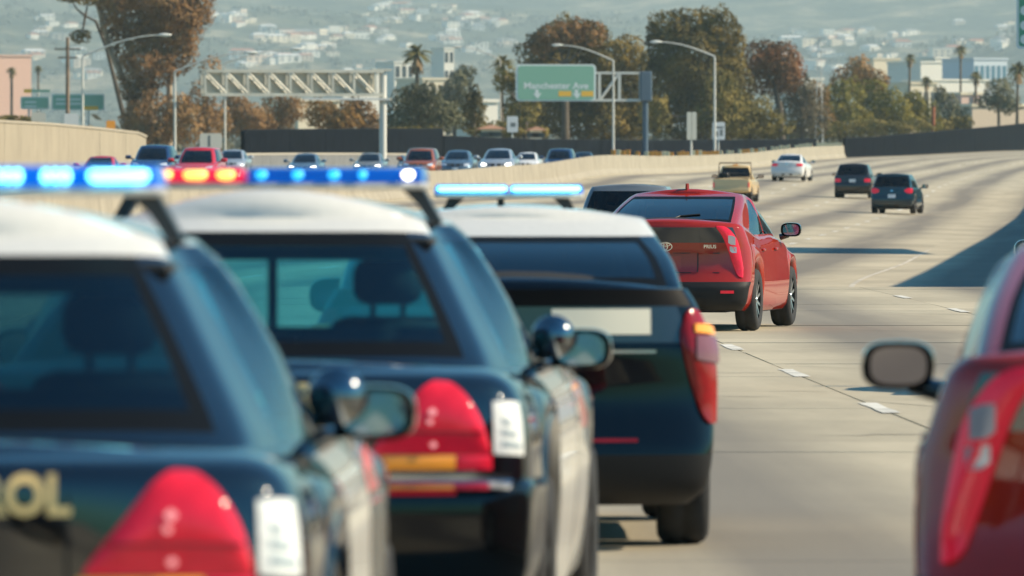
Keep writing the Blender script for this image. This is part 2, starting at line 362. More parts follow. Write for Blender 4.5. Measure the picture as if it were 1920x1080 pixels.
class Car:
    def __init__(s, kind, name, label, rear, yaw, res=(2, 2), group=None, facing=1, **o):
        s.sp = sp = SPEC[kind]; s.kind = kind; s.nc, s.nl = res
        L = sp['L']; rz_ = -math.radians(yaw)
        # rear = world point of the rear bumper's ground centre; the root sits at the middle of the car
        s.root = thing(name, label, o.get('cat', 'car'), rear, rz_, group)
        if facing < 0:          # given point is the front bumper and the car faces the camera
            s.root.rotation_euler[2] = rz_ + math.pi
            s.oy = -L
        else: s.oy = 0.0
        G = np.array([body_ring(sp, l) for l in sp['body']]); G = arch_remap(sp, G)
        s.nb = len(sp['body'])
        H = np.array([cab_ring(sp, l, min(1, max(0, (i - 1) / 2.0))) for i, l in enumerate(sp['cab'])])
        s.G = refine(np.swapaxes(refine(G, s.nl), 0, 1), s.nc); s.G = np.swapaxes(s.G, 0, 1)
        s.H = refine(np.swapaxes(refine(H, s.nl), 0, 1), s.nc); s.H = np.swapaxes(s.H, 0, 1)
        s.G[..., 1] += s.oy; s.H[..., 1] += s.oy
    def shell(s, A, cells, default, mats, both=('rear_window', 'windshield')):
        """split the grid into parts by control cell; cells: {(k,l): part}"""
        bins = {}
        nl_, nk_ = A.shape[0] - 1, A.shape[1] - 1
        for j in range(nl_):
            for i in range(nk_):
                t = cells.get((i // s.nc, j // s.nl), default)
                if t == 'rear_window' and s.nc > 2 and (i >= 3 * s.nc - 1 or j == s.nl or j == 3 * s.nl - 1): t = 'window_seal'
                for sd in (1, -1):
                    key = (t, 0 if (t == default or t in both) else sd)
                    w = bins.setdefault(key, Weld())
                    m = np.array((sd, 1, 1))
                    a, b, c, d = A[j, i] * m, A[j, i + 1] * m, A[j + 1, i + 1] * m, A[j + 1, i] * m
                    if sd > 0: w.quad(a, b, c, d)
                    else: w.quad(d, c, b, a)
        return bins
    def cap(s, w, ring, crown, nx=8, flip=False, sel=None):
        n = ring.shape[0]; rows = []
        xm = max(ring[:, 0])
        for k in range(n):
            x, y, z = ring[k]; row = []
            for i in range(nx + 1):
                u = -1 + 2 * i / nx
                row.append((x * u, y, z + crown * (1 - u * u) * min(1.0, x / (xm * .75))))
            rows.append(row)
        for k in range(n - 1):
            if sel and not sel(ring[k], ring[k + 1]): continue
            for i in range(nx):
                w.quad(rows[k][i], rows[k][i + 1], rows[k + 1][i + 1], rows[k + 1][i])
    def make(s, bodymat, roofmat=None, glass=None, blocks=(), doors=None, pillar=None, rearglass=None, sideglass=None, wsglass=None):
        sp = s.sp; glass = glass or M_glass; roofmat = roofmat or bodymat; pillar = pillar or bodymat
        cells = {}
        M = {'body': bodymat}
        nbl = s.nb - 1
        dm = doors or bodymat
        for l in range(1, nbl - 1):
            for k in (13,): cells[(k, l)] = 'rear_door'
            for k in (15,): cells[(k, l)] = 'front_door'
        M['rear_door'] = dm if s.kind == 'cruiser' else bodymat; M['front_door'] = dm
        if s.kind == 'pickup':
            for l in range(1, nbl - 1): cells.pop((13, l))
        for nm, k0, k1, l0, l1, m in blocks:
            M[nm] = m
            for k in range(k0, k1):
                for l in range(l0, l1): cells[(k, l)] = nm
        bins = s.shell(s.G, cells, 'body', M, both=tuple(b[0] for b in blocks if b[1] == 0 or b[2] >= KB - 1))
        w = bins[('body', 0)]
        s.cap(w, s.G[-1], sp['hoodcrown'])
        s.parts = {}
        for (t, sd), w in bins.items():
            nm = t if t in ('body',) else ('door' if t.endswith('door') else t)
            me = mesh(nm, w.V, w.F); sharp(me, 38)
            s.parts[(t, sd)] = obj(nm, me, M[t], s.root)
        # greenhouse
        cells = {}
        for l in (1, 2):
            for k in (0, 1, 2): cells[(k, l)] = 'rear_window'
            for k in (6, 7, 8): cells[(k, l)] = 'rear_side_window'
            for k in (10, 11, 12): cells[(k, l)] = 'front_side_window'
            for k in (16, 17, 18): cells[(k, l)] = 'windshield'
        for k in range(0, 5): cells[(k, 3)] = 'roof'
        for k in range(5, 19):
            if s.kind != 'cruiser' or k > 14: cells[(k, 3)] = 'roof'
        if s.kind == 'pickup':
            for l in (1, 2):
                for k in (6, 7, 8): cells.pop((k, l))
        bins = s.shell(s.H, cells, 'pillar_frame', None, both=('rear_window', 'windshield', 'roof', 'window_seal'))
        s.cap(bins[('roof', 0)], s.H[-1], sp['crown'])
        for (t, sd), w in bins.items():
            nm = 'side_window' if 'side_window' in t else t
            m = {'window_seal': M_seal, 'pillar_frame': pillar, 'roof': roofmat, 'rear_window': rearglass or glass, 'windshield': wsglass or glass}.get(t, sideglass or glass)
            me = mesh(nm, w.V, w.F); sharp(me, 50)
            s.parts[(t, sd)] = obj(nm, me, m, s.root)
        # dark underside and cabin floor
        a0, a1 = sp['ax']; L = sp['L']; oy = s.oy
        ub = MB(); wi = sp['body'][2][6] - .27
        ub.box(-wi, wi, .25 + oy, L - .5 + oy, .20, .72)
        ub.box(-wi - .20, wi + .20, a0 + sp['R'] * 1.25 + oy, a1 - sp['R'] * 1.25 + oy, .19, .70)
        ub.box(-wi - .1, wi + .1, .22 + oy, a0 - sp['R'] * 1.2 + oy, .28, .66)
        ub.build('underbody', M_black, s.root)
        g1 = s.H[s.nl]
        fl = Weld()
        fr = g1.copy(); fr[:, 0] *= .985; fr[:, 1] = (fr[:, 1] - fr[:, 1].mean()) * .985 + fr[:, 1].mean()
        if s.kind not in ('fastback', 'hatch'): fr[:, 2] += 0.0
        s.cap(fl, fr, sp['hoodcrown'] + .015)
        obj('cabin_floor', mesh('cabin_floor', fl.V, fl.F), M_int, s.root)
        for sd in (-1, 1):
            st = MB(); y = sp['seats'] + oy; zt = sp['cab'][1][1] - .12; x = .37 * sd; top = sp['cab'][3][1]
            st.rbox(x - .20, x + .20, y - .08, y + .06, zt, top - .25, .06)
            o = st.build('seat', M_int, s.root, smooth=50)
            hd = MB(); hd.rbox(x - .115, x + .115, y - .11, y - .01, top - .21, top - .06, .05); hd.tube([(x - .05, y - .05, top - .25), (x - .05, y - .05, top - .15)], .01); hd.tube([(x + .05, y - .05, top - .25), (x + .05, y - .05, top - .15)], .01)
            hd.build('headrest', M_int, o, smooth=50)
        return s
    # --- surface patches -------------------------------------------------
    def surf(s, a, z, front=False):
        """point and outward normal on the body at arc length a from the rear (or front) centre and height z"""
        A = s.G; K = A.shape[1]; col = K - 1 if front else 0
        zc = A[:, col, 2]; lf = float(np.interp(z, zc, np.arange(len(zc)))); l0 = min(int(lf), len(zc) - 2); t = lf - l0
        row = A[l0] * (1 - t) + A[l0 + 1] * t
        if front: row = row[::-1]
        seg = np.linalg.norm(np.diff(row[:, :2], axis=0), axis=1); cum = np.concatenate([[0], np.cumsum(seg)])
        sg = -1 if a < 0 else 1; a = abs(a)
        kf = float(np.interp(a, cum, np.arange(K))); k0 = min(int(kf), K - 2); u = kf - k0
        p = row[k0] * (1 - u) + row[k0 + 1] * u
        # smoothed tangent from a wider stencil
        q = lambda aa: np.array([np.interp(aa, cum, row[:, i]) for i in (0, 1)])
        tg = q(a + .04) - (q(a - .04) if a > .04 else np.array((-q(.04 - a)[0], q(.04 - a)[1])))
        n = np.array((tg[1], -tg[0])) / (np.linalg.norm(tg) + 1e-9)
        if front: n = np.array((-tg[1], tg[0])) / (np.linalg.norm(tg) + 1e-9)
        n = Vector((n[0] * sg, n[1], 0))
        return Vector((p[0] * sg, p[1], p[2])), n
    def patch(s, name, cols, m, parent=None, off=.012, sides=(1, -1), front=False, nz=6, ref=3, pillow=0.0, label=None):
        """lens, badge or panel laid on the body: cols = [(a, z low, z high), ...]"""
        cc = refine(np.array(cols, float), ref); out = []
        for sd in sides:
            V = []; Fc = []; n = len(cc)
            for i, (a, z0, z1) in enumerate(cc):
                for j in range(nz + 1):
                    f = j / nz; z = z0 + (z1 - z0) * f
                    p, nn = s.surf(a * sd, z, front)
                    fi = i / (n - 1)
                    bl = pillow * (1 - (2 * f - 1) ** 2) * (1 - (2 * fi - 1) ** 4)
                    V.append(p + nn * (off + bl))
            for i in range(n - 1):
                for j in range(nz):
                    q = (i * (nz + 1) + j, (i + 1) * (nz + 1) + j, (i + 1) * (nz + 1) + j + 1, i * (nz + 1) + j + 1)
                    Fc.append(q)
            # rim back to the body
            loop = [i * (nz + 1) for i in range(n)] + [(n - 1) * (nz + 1) + j for j in range(1, nz + 1)] + [i * (nz + 1) + nz for i in range(n - 2, -1, -1)] + [j for j in range(nz - 1, 0, -1)]
            base = len(V)
            for ix in loop:
                i, j = divmod(ix, nz + 1); a, z0, z1 = cc[i]
                p, nn = s.surf(a * sd, z0 + (z1 - z0) * j / nz, front); V.append(p - nn * .03)
            for q in range(len(loop)):
                r = (q + 1) % len(loop); Fc.append((loop[q], base + q, base + r, loop[r]))
            if (sd < 0) != front: Fc = [tuple(reversed(f)) for f in Fc]
            me = mesh(name, V, Fc); sharp(me, 45)
            o = obj(name, me, m, parent or s.root)
            if label: o['label'] = label
            out.append(o)
        return out
    def lettering(s, txt, size, z, m, xc=0.0, off=.006, bold=.0, parent=None, width=None, front=False, name='lettering'):
        me = text_mesh(txt, size, bold); n = len(me.vertices); co = np.zeros(n * 3); me.vertices.foreach_get('co', co); co = co.reshape(-1, 3)
        if width:
            w = co[:, 0].max() - co[:, 0].min(); co[:, 0] *= width / w
        out = []
        for x, y, _ in co:
            p, nn = s.surf(xc + x, z + y, front); out += list(p + nn * off)
        me.vertices.foreach_set('co', out); me.update()
        return obj(name, me, m, parent or s.root)
    def wheels(s, rim=M_rim, spokes=5, detail=20, which=((1, 0), (-1, 0), (1, 1), (-1, 1)), steel=False):
        sp = s.sp; R = sp['R']; Wd = .215; key = (s.kind, rim.name, spokes, detail)
        if key not in WHEEL:
            V = []; Fc = []
            prof = [(.60, -Wd / 2 + .01), (.66, -Wd / 2), (.88, -Wd / 2 - .004), (.955, -Wd / 2 + .012), (.995, -Wd / 2 + .04), (1.0, -.02), (.985, -.015), (.985, .015), (1.0, .02), (.995, Wd / 2 - .04), (.955, Wd / 2 - .012), (.88, Wd / 2 + .004), (.66, Wd / 2), (.60, Wd / 2 - .01)]
            n = detail; m = len(prof)
            for i in range(n):
                w = 2 * math.pi * i / n
                for r, x in prof: V.append((x, R * r * math.cos(w), R * r * math.sin(w)))
            for i in range(n):
                for j in range(m - 1): Fc.append((i * m + j, i * m + j + 1, ((i + 1) % n) * m + j + 1, ((i + 1) % n) * m + j))
            ty = sharp(mesh('tyre', V, Fc), 50)
            b = MB(); Rr = R * .66
            # rim barrel, lip, hub and spokes; outer face towards +x
            ring = [(Wd / 2 - .005, Rr), (Wd / 2 - .02, Rr * .93), (-.02, Rr * .90), (-.03, 0.0)]
            V = []; Fc = []
            for i in range(n):
                w = 2 * math.pi * i / n
                for x, r in ring: V.append((x, r * math.cos(w), r * math.sin(w)))
            for i in range(n):
                for j in range(3): Fc.append((i * 4 + j, i * 4 + j + 1, ((i + 1) % n) * 4 + j + 1, ((i + 1) % n) * 4 + j))
            rimb = MB().add(V, Fc)
            sk = MB()
            for q in range(spokes):
                w = 2 * math.pi * q / spokes; c, sn = math.cos(w), math.sin(w)
                def T(x, y, z): return (x, y * c - z * sn, y * sn + z * c)
                hw0, hw1 = Rr * (.16 if spokes < 8 else .09), Rr * (.11 if spokes < 8 else .06)
                vv = [T(.075, -hw0, Rr * .1), T(.075, hw0, Rr * .1), T(.095, hw1, Rr * .95), T(.095, -hw1, Rr * .95), T(.02, -hw0, Rr * .1), T(.02, hw0, Rr * .1), T(.05, hw1, Rr * .95), T(.05, -hw1, Rr * .95)]
                sk.add(vv, [(0, 1, 2, 3), (7, 6, 5, 4), (0, 4, 5, 1), (1, 5, 6, 2), (2, 6, 7, 3), (3, 7, 4, 0)])
            hub = MB()
            hub.add([(.07, Rr * .2 * math.cos(2 * math.pi * i / 12), Rr * .2 * math.sin(2 * math.pi * i / 12)) for i in range(12)] + [(.088, Rr * .12 * math.cos(2 * math.pi * i / 12), Rr * .12 * math.sin(2 * math.pi * i / 12)) for i in range(12)],
                    [(i, (i + 1) % 12, 12 + (i + 1) % 12, 12 + i) for i in range(12)] + [tuple(range(12, 24))])
            sk.add(hub.V, hub.F)
            WHEEL[key] = (ty, sharp(mesh('rim_barrel', rimb.V, rimb.F), 40), sharp(mesh('rim', sk.V, sk.F), 40))
        ty, rb, sk = WHEEL[key]
        for sd, ax in which:
            hw = sp['body'][3][6] - Wd / 2 - .012
            e = bpy.data.objects.new('wheel', None); C.objects.link(e); e.parent = s.root
            e.location = (sd * hw, sp['ax'][ax] + s.oy, R); e.rotation_euler = (0, 0, 0 if sd > 0 else math.pi)
            obj('tyre', ty, M_rubber, e); obj('rim_barrel', rb, M_steel, e); obj('rim', sk, rim, e)
        return s
    def mirrors(s, m, sides=(1, -1), size=(.13, .085), stalk=.06, glass=M_mirror):
        x, y, z = s.sp['mirror']; y += s.oy
        for sd in sides:
            b = MB(); hx, hz = size; cx = sd * (x + stalk + hx * .8)
            # rounded housing: flat at the rear, bulging forward
            n = 20; V = []; Fc = []
            rows = [(0.0, 1.0), (.035, 1.04), (.09, .93), (.13, .66), (.15, .22)]
            for dy, k in rows:
                for i in range(n):
                    w = 2 * math.pi * i / n; cw, sw = math.cos(w), math.sin(w)
                    V.append((cx + hx * k * math.copysign(abs(cw) ** .62, cw), y + dy, z + .06 + hz * k * math.copysign(abs(sw) ** .70, sw)))
            for j in range(len(rows) - 1):
                for i in range(n): Fc.append((j * n + i, j * n + (i + 1) % n, (j + 1) * n + (i + 1) % n, (j + 1) * n + i))
            Fc.append(tuple(range((len(rows) - 1) * n, len(rows) * n)))
            b.add(V, Fc)
            b.tube([(sd * (x - .06), y + .09, z - .02), (sd * (x + .02), y + .08, z), (cx - sd * hx * .6, y + .06, z + .02)], [.035, .03, .028], 8)
            o = b.build('mirror', m, s.root, smooth=50)
            gV = [(cx + hx * .80 * math.copysign(abs(math.cos(2 * math.pi * i / n)) ** .62, math.cos(2 * math.pi * i / n)), y + .010 + .000 * (1 + math.sin(2 * math.pi * i / n)) * .5, z + .06 + hz * .80 * math.copysign(abs(math.sin(2 * math.pi * i / n)) ** .7, math.sin(2 * math.pi * i / n))) for i in range(n)]
            MB().add(gV, [tuple(reversed(range(n)))]).build('mirror_glass', glass, o)
        return s
WHEEL = {}

# ------------------------------------------------------------------ setting: ground, road
M_conc = mat('road_concrete', (.40, .37, .31), .85, noise=.16, nscale=.35, bump=.15, bscale=30)
def road_mat():
    m = bpy.data.materials.new('worn_freeway_concrete'); m.use_nodes = True; nt = m.node_tree; b = nt.nodes['Principled BSDF']
    b.inputs['Roughness'].default_value = .82; b.inputs['Specular IOR Level'].default_value = .35
    uv = nt.nodes.new('ShaderNodeUVMap'); uv.uv_map = 'lane'
    sx = nt.nodes.new('ShaderNodeSeparateXYZ'); nt.links.new(uv.outputs[0], sx.inputs[0])
    def math_(op, a, v=None, b_=None):
        n = nt.nodes.new('ShaderNodeMath'); n.operation = op; nt.links.new(a, n.inputs[0])
        if b_ is not None: nt.links.new(b_, n.inputs[1])
        elif v is not None: n.inputs[1].default_value = v
        return n.outputs[0]
    # oil and rubber band down the middle of each lane
    ph = math_('MULTIPLY', sx.outputs[0], 2 * math.pi / 3.66); co = math_('COSINE', ph)
    inv = math_('MULTIPLY', co, -1.0); band = math_('MULTIPLY', math_('ADD', inv, 1.0), .5)
    band = math_('POWER', band, 1.6)
    mp = nt.nodes.new('ShaderNodeMapping'); nt.links.new(uv.outputs[0], mp.inputs[0]); mp.inputs['Scale'].default_value = (.9, .02, 1)
    n1 = nt.nodes.new('ShaderNodeTexNoise'); n1.inputs['Scale'].default_value = 1.0; n1.inputs['Detail'].default_value = 5; nt.links.new(mp.outputs[0], n1.inputs['Vector'])
    band = math_('MULTIPLY', band, b_=math_('MULTIPLY', n1.outputs['Fac'], 1.5))
    mp2 = nt.nodes.new('ShaderNodeMapping'); nt.links.new(uv.outputs[0], mp2.inputs[0]); mp2.inputs['Scale'].default_value = (.5, .09, 1)
    n2 = nt.nodes.new('ShaderNodeTexNoise'); n2.inputs['Scale'].default_value = 1.0; n2.inputs['Detail'].default_value = 8; n2.inputs['Roughness'].default_value = .7; nt.links.new(mp2.outputs[0], n2.inputs['Vector'])
    r = nt.nodes.new('ShaderNodeValToRGB'); r.color_ramp.elements[0].color = (.34, .295, .21, 1); r.color_ramp.elements[1].color = (.53, .46, .325, 1)
    r.color_ramp.elements[0].position = .3; r.color_ramp.elements[1].position = .7
    nt.links.new(n2.outputs['Fac'], r.inputs[0])
    # slab tone: one random grey per slab cell
    fl = nt.nodes.new('ShaderNodeVectorMath'); fl.operation = 'FLOOR'
    mp3 = nt.nodes.new('ShaderNodeMapping'); nt.links.new(uv.outputs[0], mp3.inputs[0]); mp3.inputs['Scale'].default_value = (1 / 3.66, 1 / 4.7, 1)
    nt.links.new(mp3.outputs[0], fl.inputs[0])
    wn_ = nt.nodes.new('ShaderNodeTexWhiteNoise'); wn_.noise_dimensions = '2D'; nt.links.new(fl.outputs[0], wn_.inputs['Vector'])
    tone = math_('ADD', math_('MULTIPLY', wn_.outputs['Value'], .20), .90)
    mx0 = nt.nodes.new('ShaderNodeMix'); mx0.data_type = 'RGBA'; mx0.blend_type = 'MULTIPLY'; mx0.inputs[0].default_value = 1.0
    cb = nt.nodes.new('ShaderNodeCombineColor'); [nt.links.new(tone, cb.inputs[i]) for i in range(3)]
    nt.links.new(r.outputs[0], mx0.inputs[6]); nt.links.new(cb.outputs[0], mx0.inputs[7])
    mx = nt.nodes.new('ShaderNodeMix'); mx.data_type = 'RGBA'; nt.links.new(math_('MINIMUM', math_('MULTIPLY', band, 1.15), .85), mx.inputs[0])
    nt.links.new(mx0.outputs[2], mx.inputs[6]); mx.inputs[7].default_value = (.16, .14, .115, 1)
    nt.links.new(mx.outputs[2], b.inputs['Base Color'])
    tc = nt.nodes.new('ShaderNodeTexCoord'); n3 = nt.nodes.new('ShaderNodeTexNoise'); n3.inputs['Scale'].default_value = 25; nt.links.new(tc.outputs['Object'], n3.inputs['Vector'])
    bp = nt.nodes.new('ShaderNodeBump'); bp.inputs['Strength'].default_value = .2; bp.inputs['Distance'].default_value = .02; nt.links.new(n3.outputs['Fac'], bp.inputs['Height']); nt.links.new(bp.outputs[0], b.inputs['Normal'])
    return m
M_road = road_mat()
M_joint = mat('road_joint_filler', (.05, .048, .045), .9)
M_line = mat('road_paint', (.64, .61, .53), .75, noise=.28, nscale=2)
M_ground = mat('dry_ground', (.20, .17, .11), .95, col2=(.13, .13, .07), nscale=.03)

def strip(name, ds, x0f, x1f, zf, m, nx=12, parent=None, uv=True, dz=0.0):
    V = []; Fc = []; U = []
    for d in ds:
        for i in range(nx + 1):
            X = x0f(d) + (x1f(d) - x0f(d)) * i / nx
            V.append((X, d, zf(d, X) + dz)); U.append((X - l2(d), d))
    n = nx + 1
    for j in range(len(ds) - 1):
        for i in range(nx): Fc.append((j * n + i, j * n + i + 1, (j + 1) * n + i + 1, (j + 1) * n + i))
    me = mesh(name, V, Fc, True)
    if uv:
        l = me.uv_layers.new(name='lane')
        for lp in me.loops: l.data[lp.index].uv = U[lp.vertex_index]
    return obj(name, me, m, parent)

# earth sheet out to the hills
def ground_z(X, Y):
    if Y < 1400: return -3.2
    return min(-3.2 + (Y - 1400) * .004, 6.0)
gs = MB(); NX = 24
ys = [-300, -40, 20, 200, 500, 900, 1400, 2000, 2600, 3300, 3900, 4600, 6500, 9200]
V = []; Fc = []
for y in ys:
    for i in range(NX + 1):
        x = -3000 + 6000 * i / NX; V.append((x, y, ground_z(x, y)))
for j in range(len(ys) - 1):
    for i in range(NX): Fc.append((j * (NX + 1) + i, j * (NX + 1) + i + 1, (j + 1) * (NX + 1) + i + 1, (j + 1) * (NX + 1) + i))
g = obj('ground', mesh('ground', V, Fc), M_ground); g['kind'] = 'structure'

# our carriageway: slab base, single slabs near the camera, one worn sheet beyond the crest
d_near = [-16, 0, 15, 30, 45, 60, 75, 88, 100, 110, 118, 123]
near = strip('road_base', d_near, lambda d: l2(d) - TW, lambda d: l2(d) + 12, lambda d, X: rz(d, X), M_joint, dz=-.03); near['kind'] = 'structure'
d_far = [123, 125, 127, 129, 132, 135, 138, 145, 155, 170, 185] + list(range(200, 480, 10)) + list(range(480, 720, 20)) + [740, 780, 820, 860, 900, 950, 1000, 1050, 1100, 1200, 1300]
road = strip('road', d_far, lambda d: l2(d) - TW, lambda d: l2(d) + 12, lambda d, X: rz(d, X), M_road); road['kind'] = 'structure'
back = strip('road_behind', [-300, -200, -120, -60, -16.05], lambda d: 7.6 - d * .0217 - TW, lambda d: 7.6 - d * .0217 + 12, lambda d, X: -.002, M_road); back['kind'] = 'structure'
lanes = [-TW, -18.3, -14.64, -10.98, -7.32, -3.66, 0.0, 3.3, 7.6, 12.0]
dd = -16.0
while dd < 122.5:
    d1 = min(dd + 4.7, 123.0)
    if 123.0 - d1 < 1.0: d1 = 123.0
    for i in range(len(lanes) - 1):
        j = .009
        # only slabs that fall in or near the frame
        xa, xb = l2(dd) + lanes[i] + j, l2(dd) + lanes[i + 1] - j
        lim = .062 * max(d1, 3) + 1.0
        if xa > lim + 2 or xb < -lim - 2: continue
        V = []; U = []
        jt = .004; cs = [(xa, dd + jt), (xb, dd + jt), (l2(d1) + lanes[i + 1] - j, d1 - jt), (l2(d1) + lanes[i] + j, d1 - jt)]
        dzz = rnd.uniform(-.0025, .0025)
        for X, Y in cs: V.append((X, Y, rz(Y, X) + dzz)); U.append((X - l2(Y), Y))
        for X, Y in cs: V.append((X, Y, rz(Y, X) - .028)); U.append((X - l2(Y), Y))
        me = mesh('slab', V, [(0, 1, 2, 3), (0, 4, 5, 1), (1, 5, 6, 2), (2, 6, 7, 3), (3, 7, 4, 0)])
        l = me.uv_layers.new(name='lane')
        for lp in me.loops: l.data[lp.index].uv = U[lp.vertex_index]
        obj('slab', me, M_road, near)
    dd = d1 if d1 >= 123 else dd + 4.7
# painted dashes
def dash(off, d0, d1, parent, w=.055, taper=True):
    V = []; n = 4
    for i in range(n + 1):
        d = d0 + (d1 - d0) * i / n; X = l2(d) + off
        ww = w * (1 + rnd.uniform(-.15, .15))
        V += [(X - ww, d, rz(d, X) + .006), (X + ww, d, rz(d, X) + .006)]
    obj('lane_dash', mesh('lane_dash', V, [(2 * i, 2 * i + 1, 2 * i + 3, 2 * i + 2) for i in range(n)]), M_line, parent)
for off in (-7.32, -3.66, 0.0):
    d = 26.1
    while d < 121:
        dash(off, d, d + 2.6, near, .06); d += 10.6
for off in (-18.3, -14.64, -10.98, -7.32, -3.66):
    d = 130 + rnd.uniform(0, 6)
    while d < 700:
        dash(off, d, d + 3.6, road, .085); d += 14.6
V = []; q = [128, 132, 136, 140, 146, 152, 160, 168, 176, 184, 192, 200] + list(range(210, 700, 15))
for d in q: V += [(l2(d) - .045, d, rz(d, l2(d)) + .006), (l2(d) + .045, d, rz(d, l2(d)) + .006)]
obj('edge_line', mesh('edge_line', V, [(2 * i, 2 * i + 1, 2 * i + 3, 2 * i + 2) for i in range(len(q) - 1)]), mat('worn_edge_paint', (.52, .47, .38), .8, noise=.3, nscale=.6), road)

# opposing carriageway, a little higher behind the median barrier
M_asph = mat('opposing_road_surface', (.17, .165, .155), .9, noise=.15, nscale=.2)
opp = strip('opposing_road', [100, 150, 200, 250] + list(range(300, 1150, 25)), lambda d: l2(d) - TW - 30, lambda d: l2(d) - TW - .3, lambda d, X: oz(d), M_asph); opp['kind'] = 'structure'

# shoulder earth left of it, up to the far wall and beyond (bank)
M_bank = mat('roadside_bank', (.16, .15, .08), .95, col2=(.26, .21, .12), nscale=.15)
bank = strip('roadside_bank', [100, 200, 300, 400, 500, 600, 700, 800, 900, 1000, 1100], lambda d: l2(d) - TW - 140, lambda d: l2(d) - TW - 29.9, lambda d, X: oz(d) - .05, M_bank, nx=6, uv=False); bank['kind'] = 'structure'
bank2 = strip('right_verge', [-20, 60, 123, 200, 300, 400, 500, 600, 700, 800, 900, 1000, 1100, 1300], lambda d: l2(d) + 11.9, lambda d: l2(d) + 80, lambda d, X: float(pch(RZD, RZ, d)) - .04, M_bank, nx=4, uv=False); bank2['kind'] = 'structure'

# ------------------------------------------------------------------ walls and barriers
M_krail = mat('barrier_concrete', (.30, .268, .205), .85, noise=.14, nscale=.8)
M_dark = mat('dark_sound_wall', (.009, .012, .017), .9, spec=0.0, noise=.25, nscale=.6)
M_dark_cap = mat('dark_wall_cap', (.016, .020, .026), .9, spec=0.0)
M_glare_o = mat('glare_paddle_orange', (.75, .30, .04), .6)
M_glare_w = mat('glare_paddle_pale', (.75, .62, .38), .6)
def seg_frame(p, q):
    p, q = Vector(p), Vector(q); return p, q, math.atan2(q.y - p.y, q.x - p.x)
kr = thing('median_barrier', 'long pale concrete median barrier curving away to the right behind the traffic', 'barrier', (l2(110) - TW, 110, rz(110, l2(110) - TW)))
prof = [(-.30, 0), (-.30, .08), (-.16, .33), (-.09, 1.07), (.09, 1.07), (.16, .33), (.30, .08), (.30, 0)]
base = Vector(kr.location)
d = 110.0
while d < 742:
    d1 = min(d + 6.1, 746); e = d1 - .03
    V = []
    for dq in (d, e):
        X = l2(dq) - TW; zb = rz(dq, X); h = 1.07
        t = Vector((l2(dq + 1) - l2(dq - 1), 2, 0)).normalized(); nrm = Vector((t.y, -t.x, 0))
        for x, z in prof: V.append(Vector((X, dq, zb + (z if z > .1 else z - .5 * (z == 0)))) + nrm * x - base)
    n = len(prof)
    Fc = [(i, (i + 1) % n, n + (i + 1) % n, n + i) for i in range(n)] + [tuple(range(n)), tuple(range(2 * n - 1, n - 1, -1))]
    obj('barrier_segment', mesh('barrier_segment', V, Fc), M_krail, kr)
    d += 6.1
# glare paddles on the far part of the barrier
pm = None; d = 470.0; k = 0
while d < 742:
    X = l2(d) - TW
    if rnd.random() < .86:
        b = MB(); b.rbox(-.16, .16, -.03, .03, 0, rnd.uniform(.22, .34), .02)
        b.build('glare_paddle', M_glare_o if (d < 640 and rnd.random() < .7) else M_glare_w, kr, loc=Vector((X, d, rz(d, X) + 1.06)) - base, rot=(0, 0, -.7))
    d += 4.6

def panel_wall(name, label, pts, m, capm, thick=.25, post=True, plen=6.0):
    """wall through pts (X, d, z base, z top), built from separate panels and caps"""
    r = thing(name, label, 'wall', (pts[0][0], pts[0][1], pts[0][2])); o = Vector(r.location)
    for (xa, ya, za, ta), (xb, yb, zb, tb) in zip(pts[:-1], pts[1:]):
        Ln = math.hypot(xb - xa, yb - ya); n = max(1, int(round(Ln / plen)))
        t = Vector((xb - xa, yb - ya, 0)).normalized(); nr = Vector((t.y, -t.x, 0)) * thick / 2
        for i in range(n):
            f0, f1 = i / n, (i + 1) / n - .04 / Ln
            a = Vector((xa + (xb - xa) * f0, ya + (yb - ya) * f0, 0)); b = Vector((xa + (xb - xa) * f1, ya + (yb - ya) * f1, 0))
            jit = rnd.uniform(-.02, .02); nj = nr * (1 + jit * 3)
            za_, zb_ = za + (zb - za) * f0, za + (zb - za) * f1; ta_, tb_ = ta + (tb - ta) * f0, ta + (tb - ta) * f1
            V = [a - nj + Vector((0, 0, za_)), b - nj + Vector((0, 0, zb_)), b + nj + Vector((0, 0, zb_)), a + nj + Vector((0, 0, za_)),
                 a - nj + Vector((0, 0, ta_)), b - nj + Vector((0, 0, tb_)), b + nj + Vector((0, 0, tb_)), a + nj + Vector((0, 0, ta_))]
            obj('panel', mesh('panel', [v - o for v in V], [(0, 3, 2, 1), (4, 5, 6, 7), (0, 1, 5, 4), (1, 2, 6, 5), (2, 3, 7, 6), (3, 0, 4, 7)]), m, r)
            if capm:
                nc = nr * 1.25
                V = [a - nc + Vector((0, 0, ta_ + .003)), b - nc + Vector((0, 0, tb_ + .003)), b + nc + Vector((0, 0, tb_ + .003)), a + nc + Vector((0, 0, ta_ + .003)),
                     a - nc + Vector((0, 0, ta_ + .12)), b - nc + Vector((0, 0, tb_ + .12)), b + nc + Vector((0, 0, tb_ + .12)), a + nc + Vector((0, 0, ta_ + .12))]
                obj('coping', mesh('coping', [v - o for v in V], [(0, 3, 2, 1), (4, 5, 6, 7), (0, 1, 5, 4), (1, 2, 6, 5), (2, 3, 7, 6), (3, 0, 4, 7)]), capm, r)
    return r
def wp(px, d, ytop, zb=None):
    p = P(px, ytop, d); return (p.x, d, oz(d) - .3 if zb is None else zb, p.z)
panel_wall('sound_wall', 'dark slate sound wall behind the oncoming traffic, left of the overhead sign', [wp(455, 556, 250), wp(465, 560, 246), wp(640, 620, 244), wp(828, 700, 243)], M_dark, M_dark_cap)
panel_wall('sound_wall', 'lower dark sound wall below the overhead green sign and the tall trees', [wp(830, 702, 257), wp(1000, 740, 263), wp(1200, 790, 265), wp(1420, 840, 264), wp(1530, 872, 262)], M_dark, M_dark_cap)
far = []
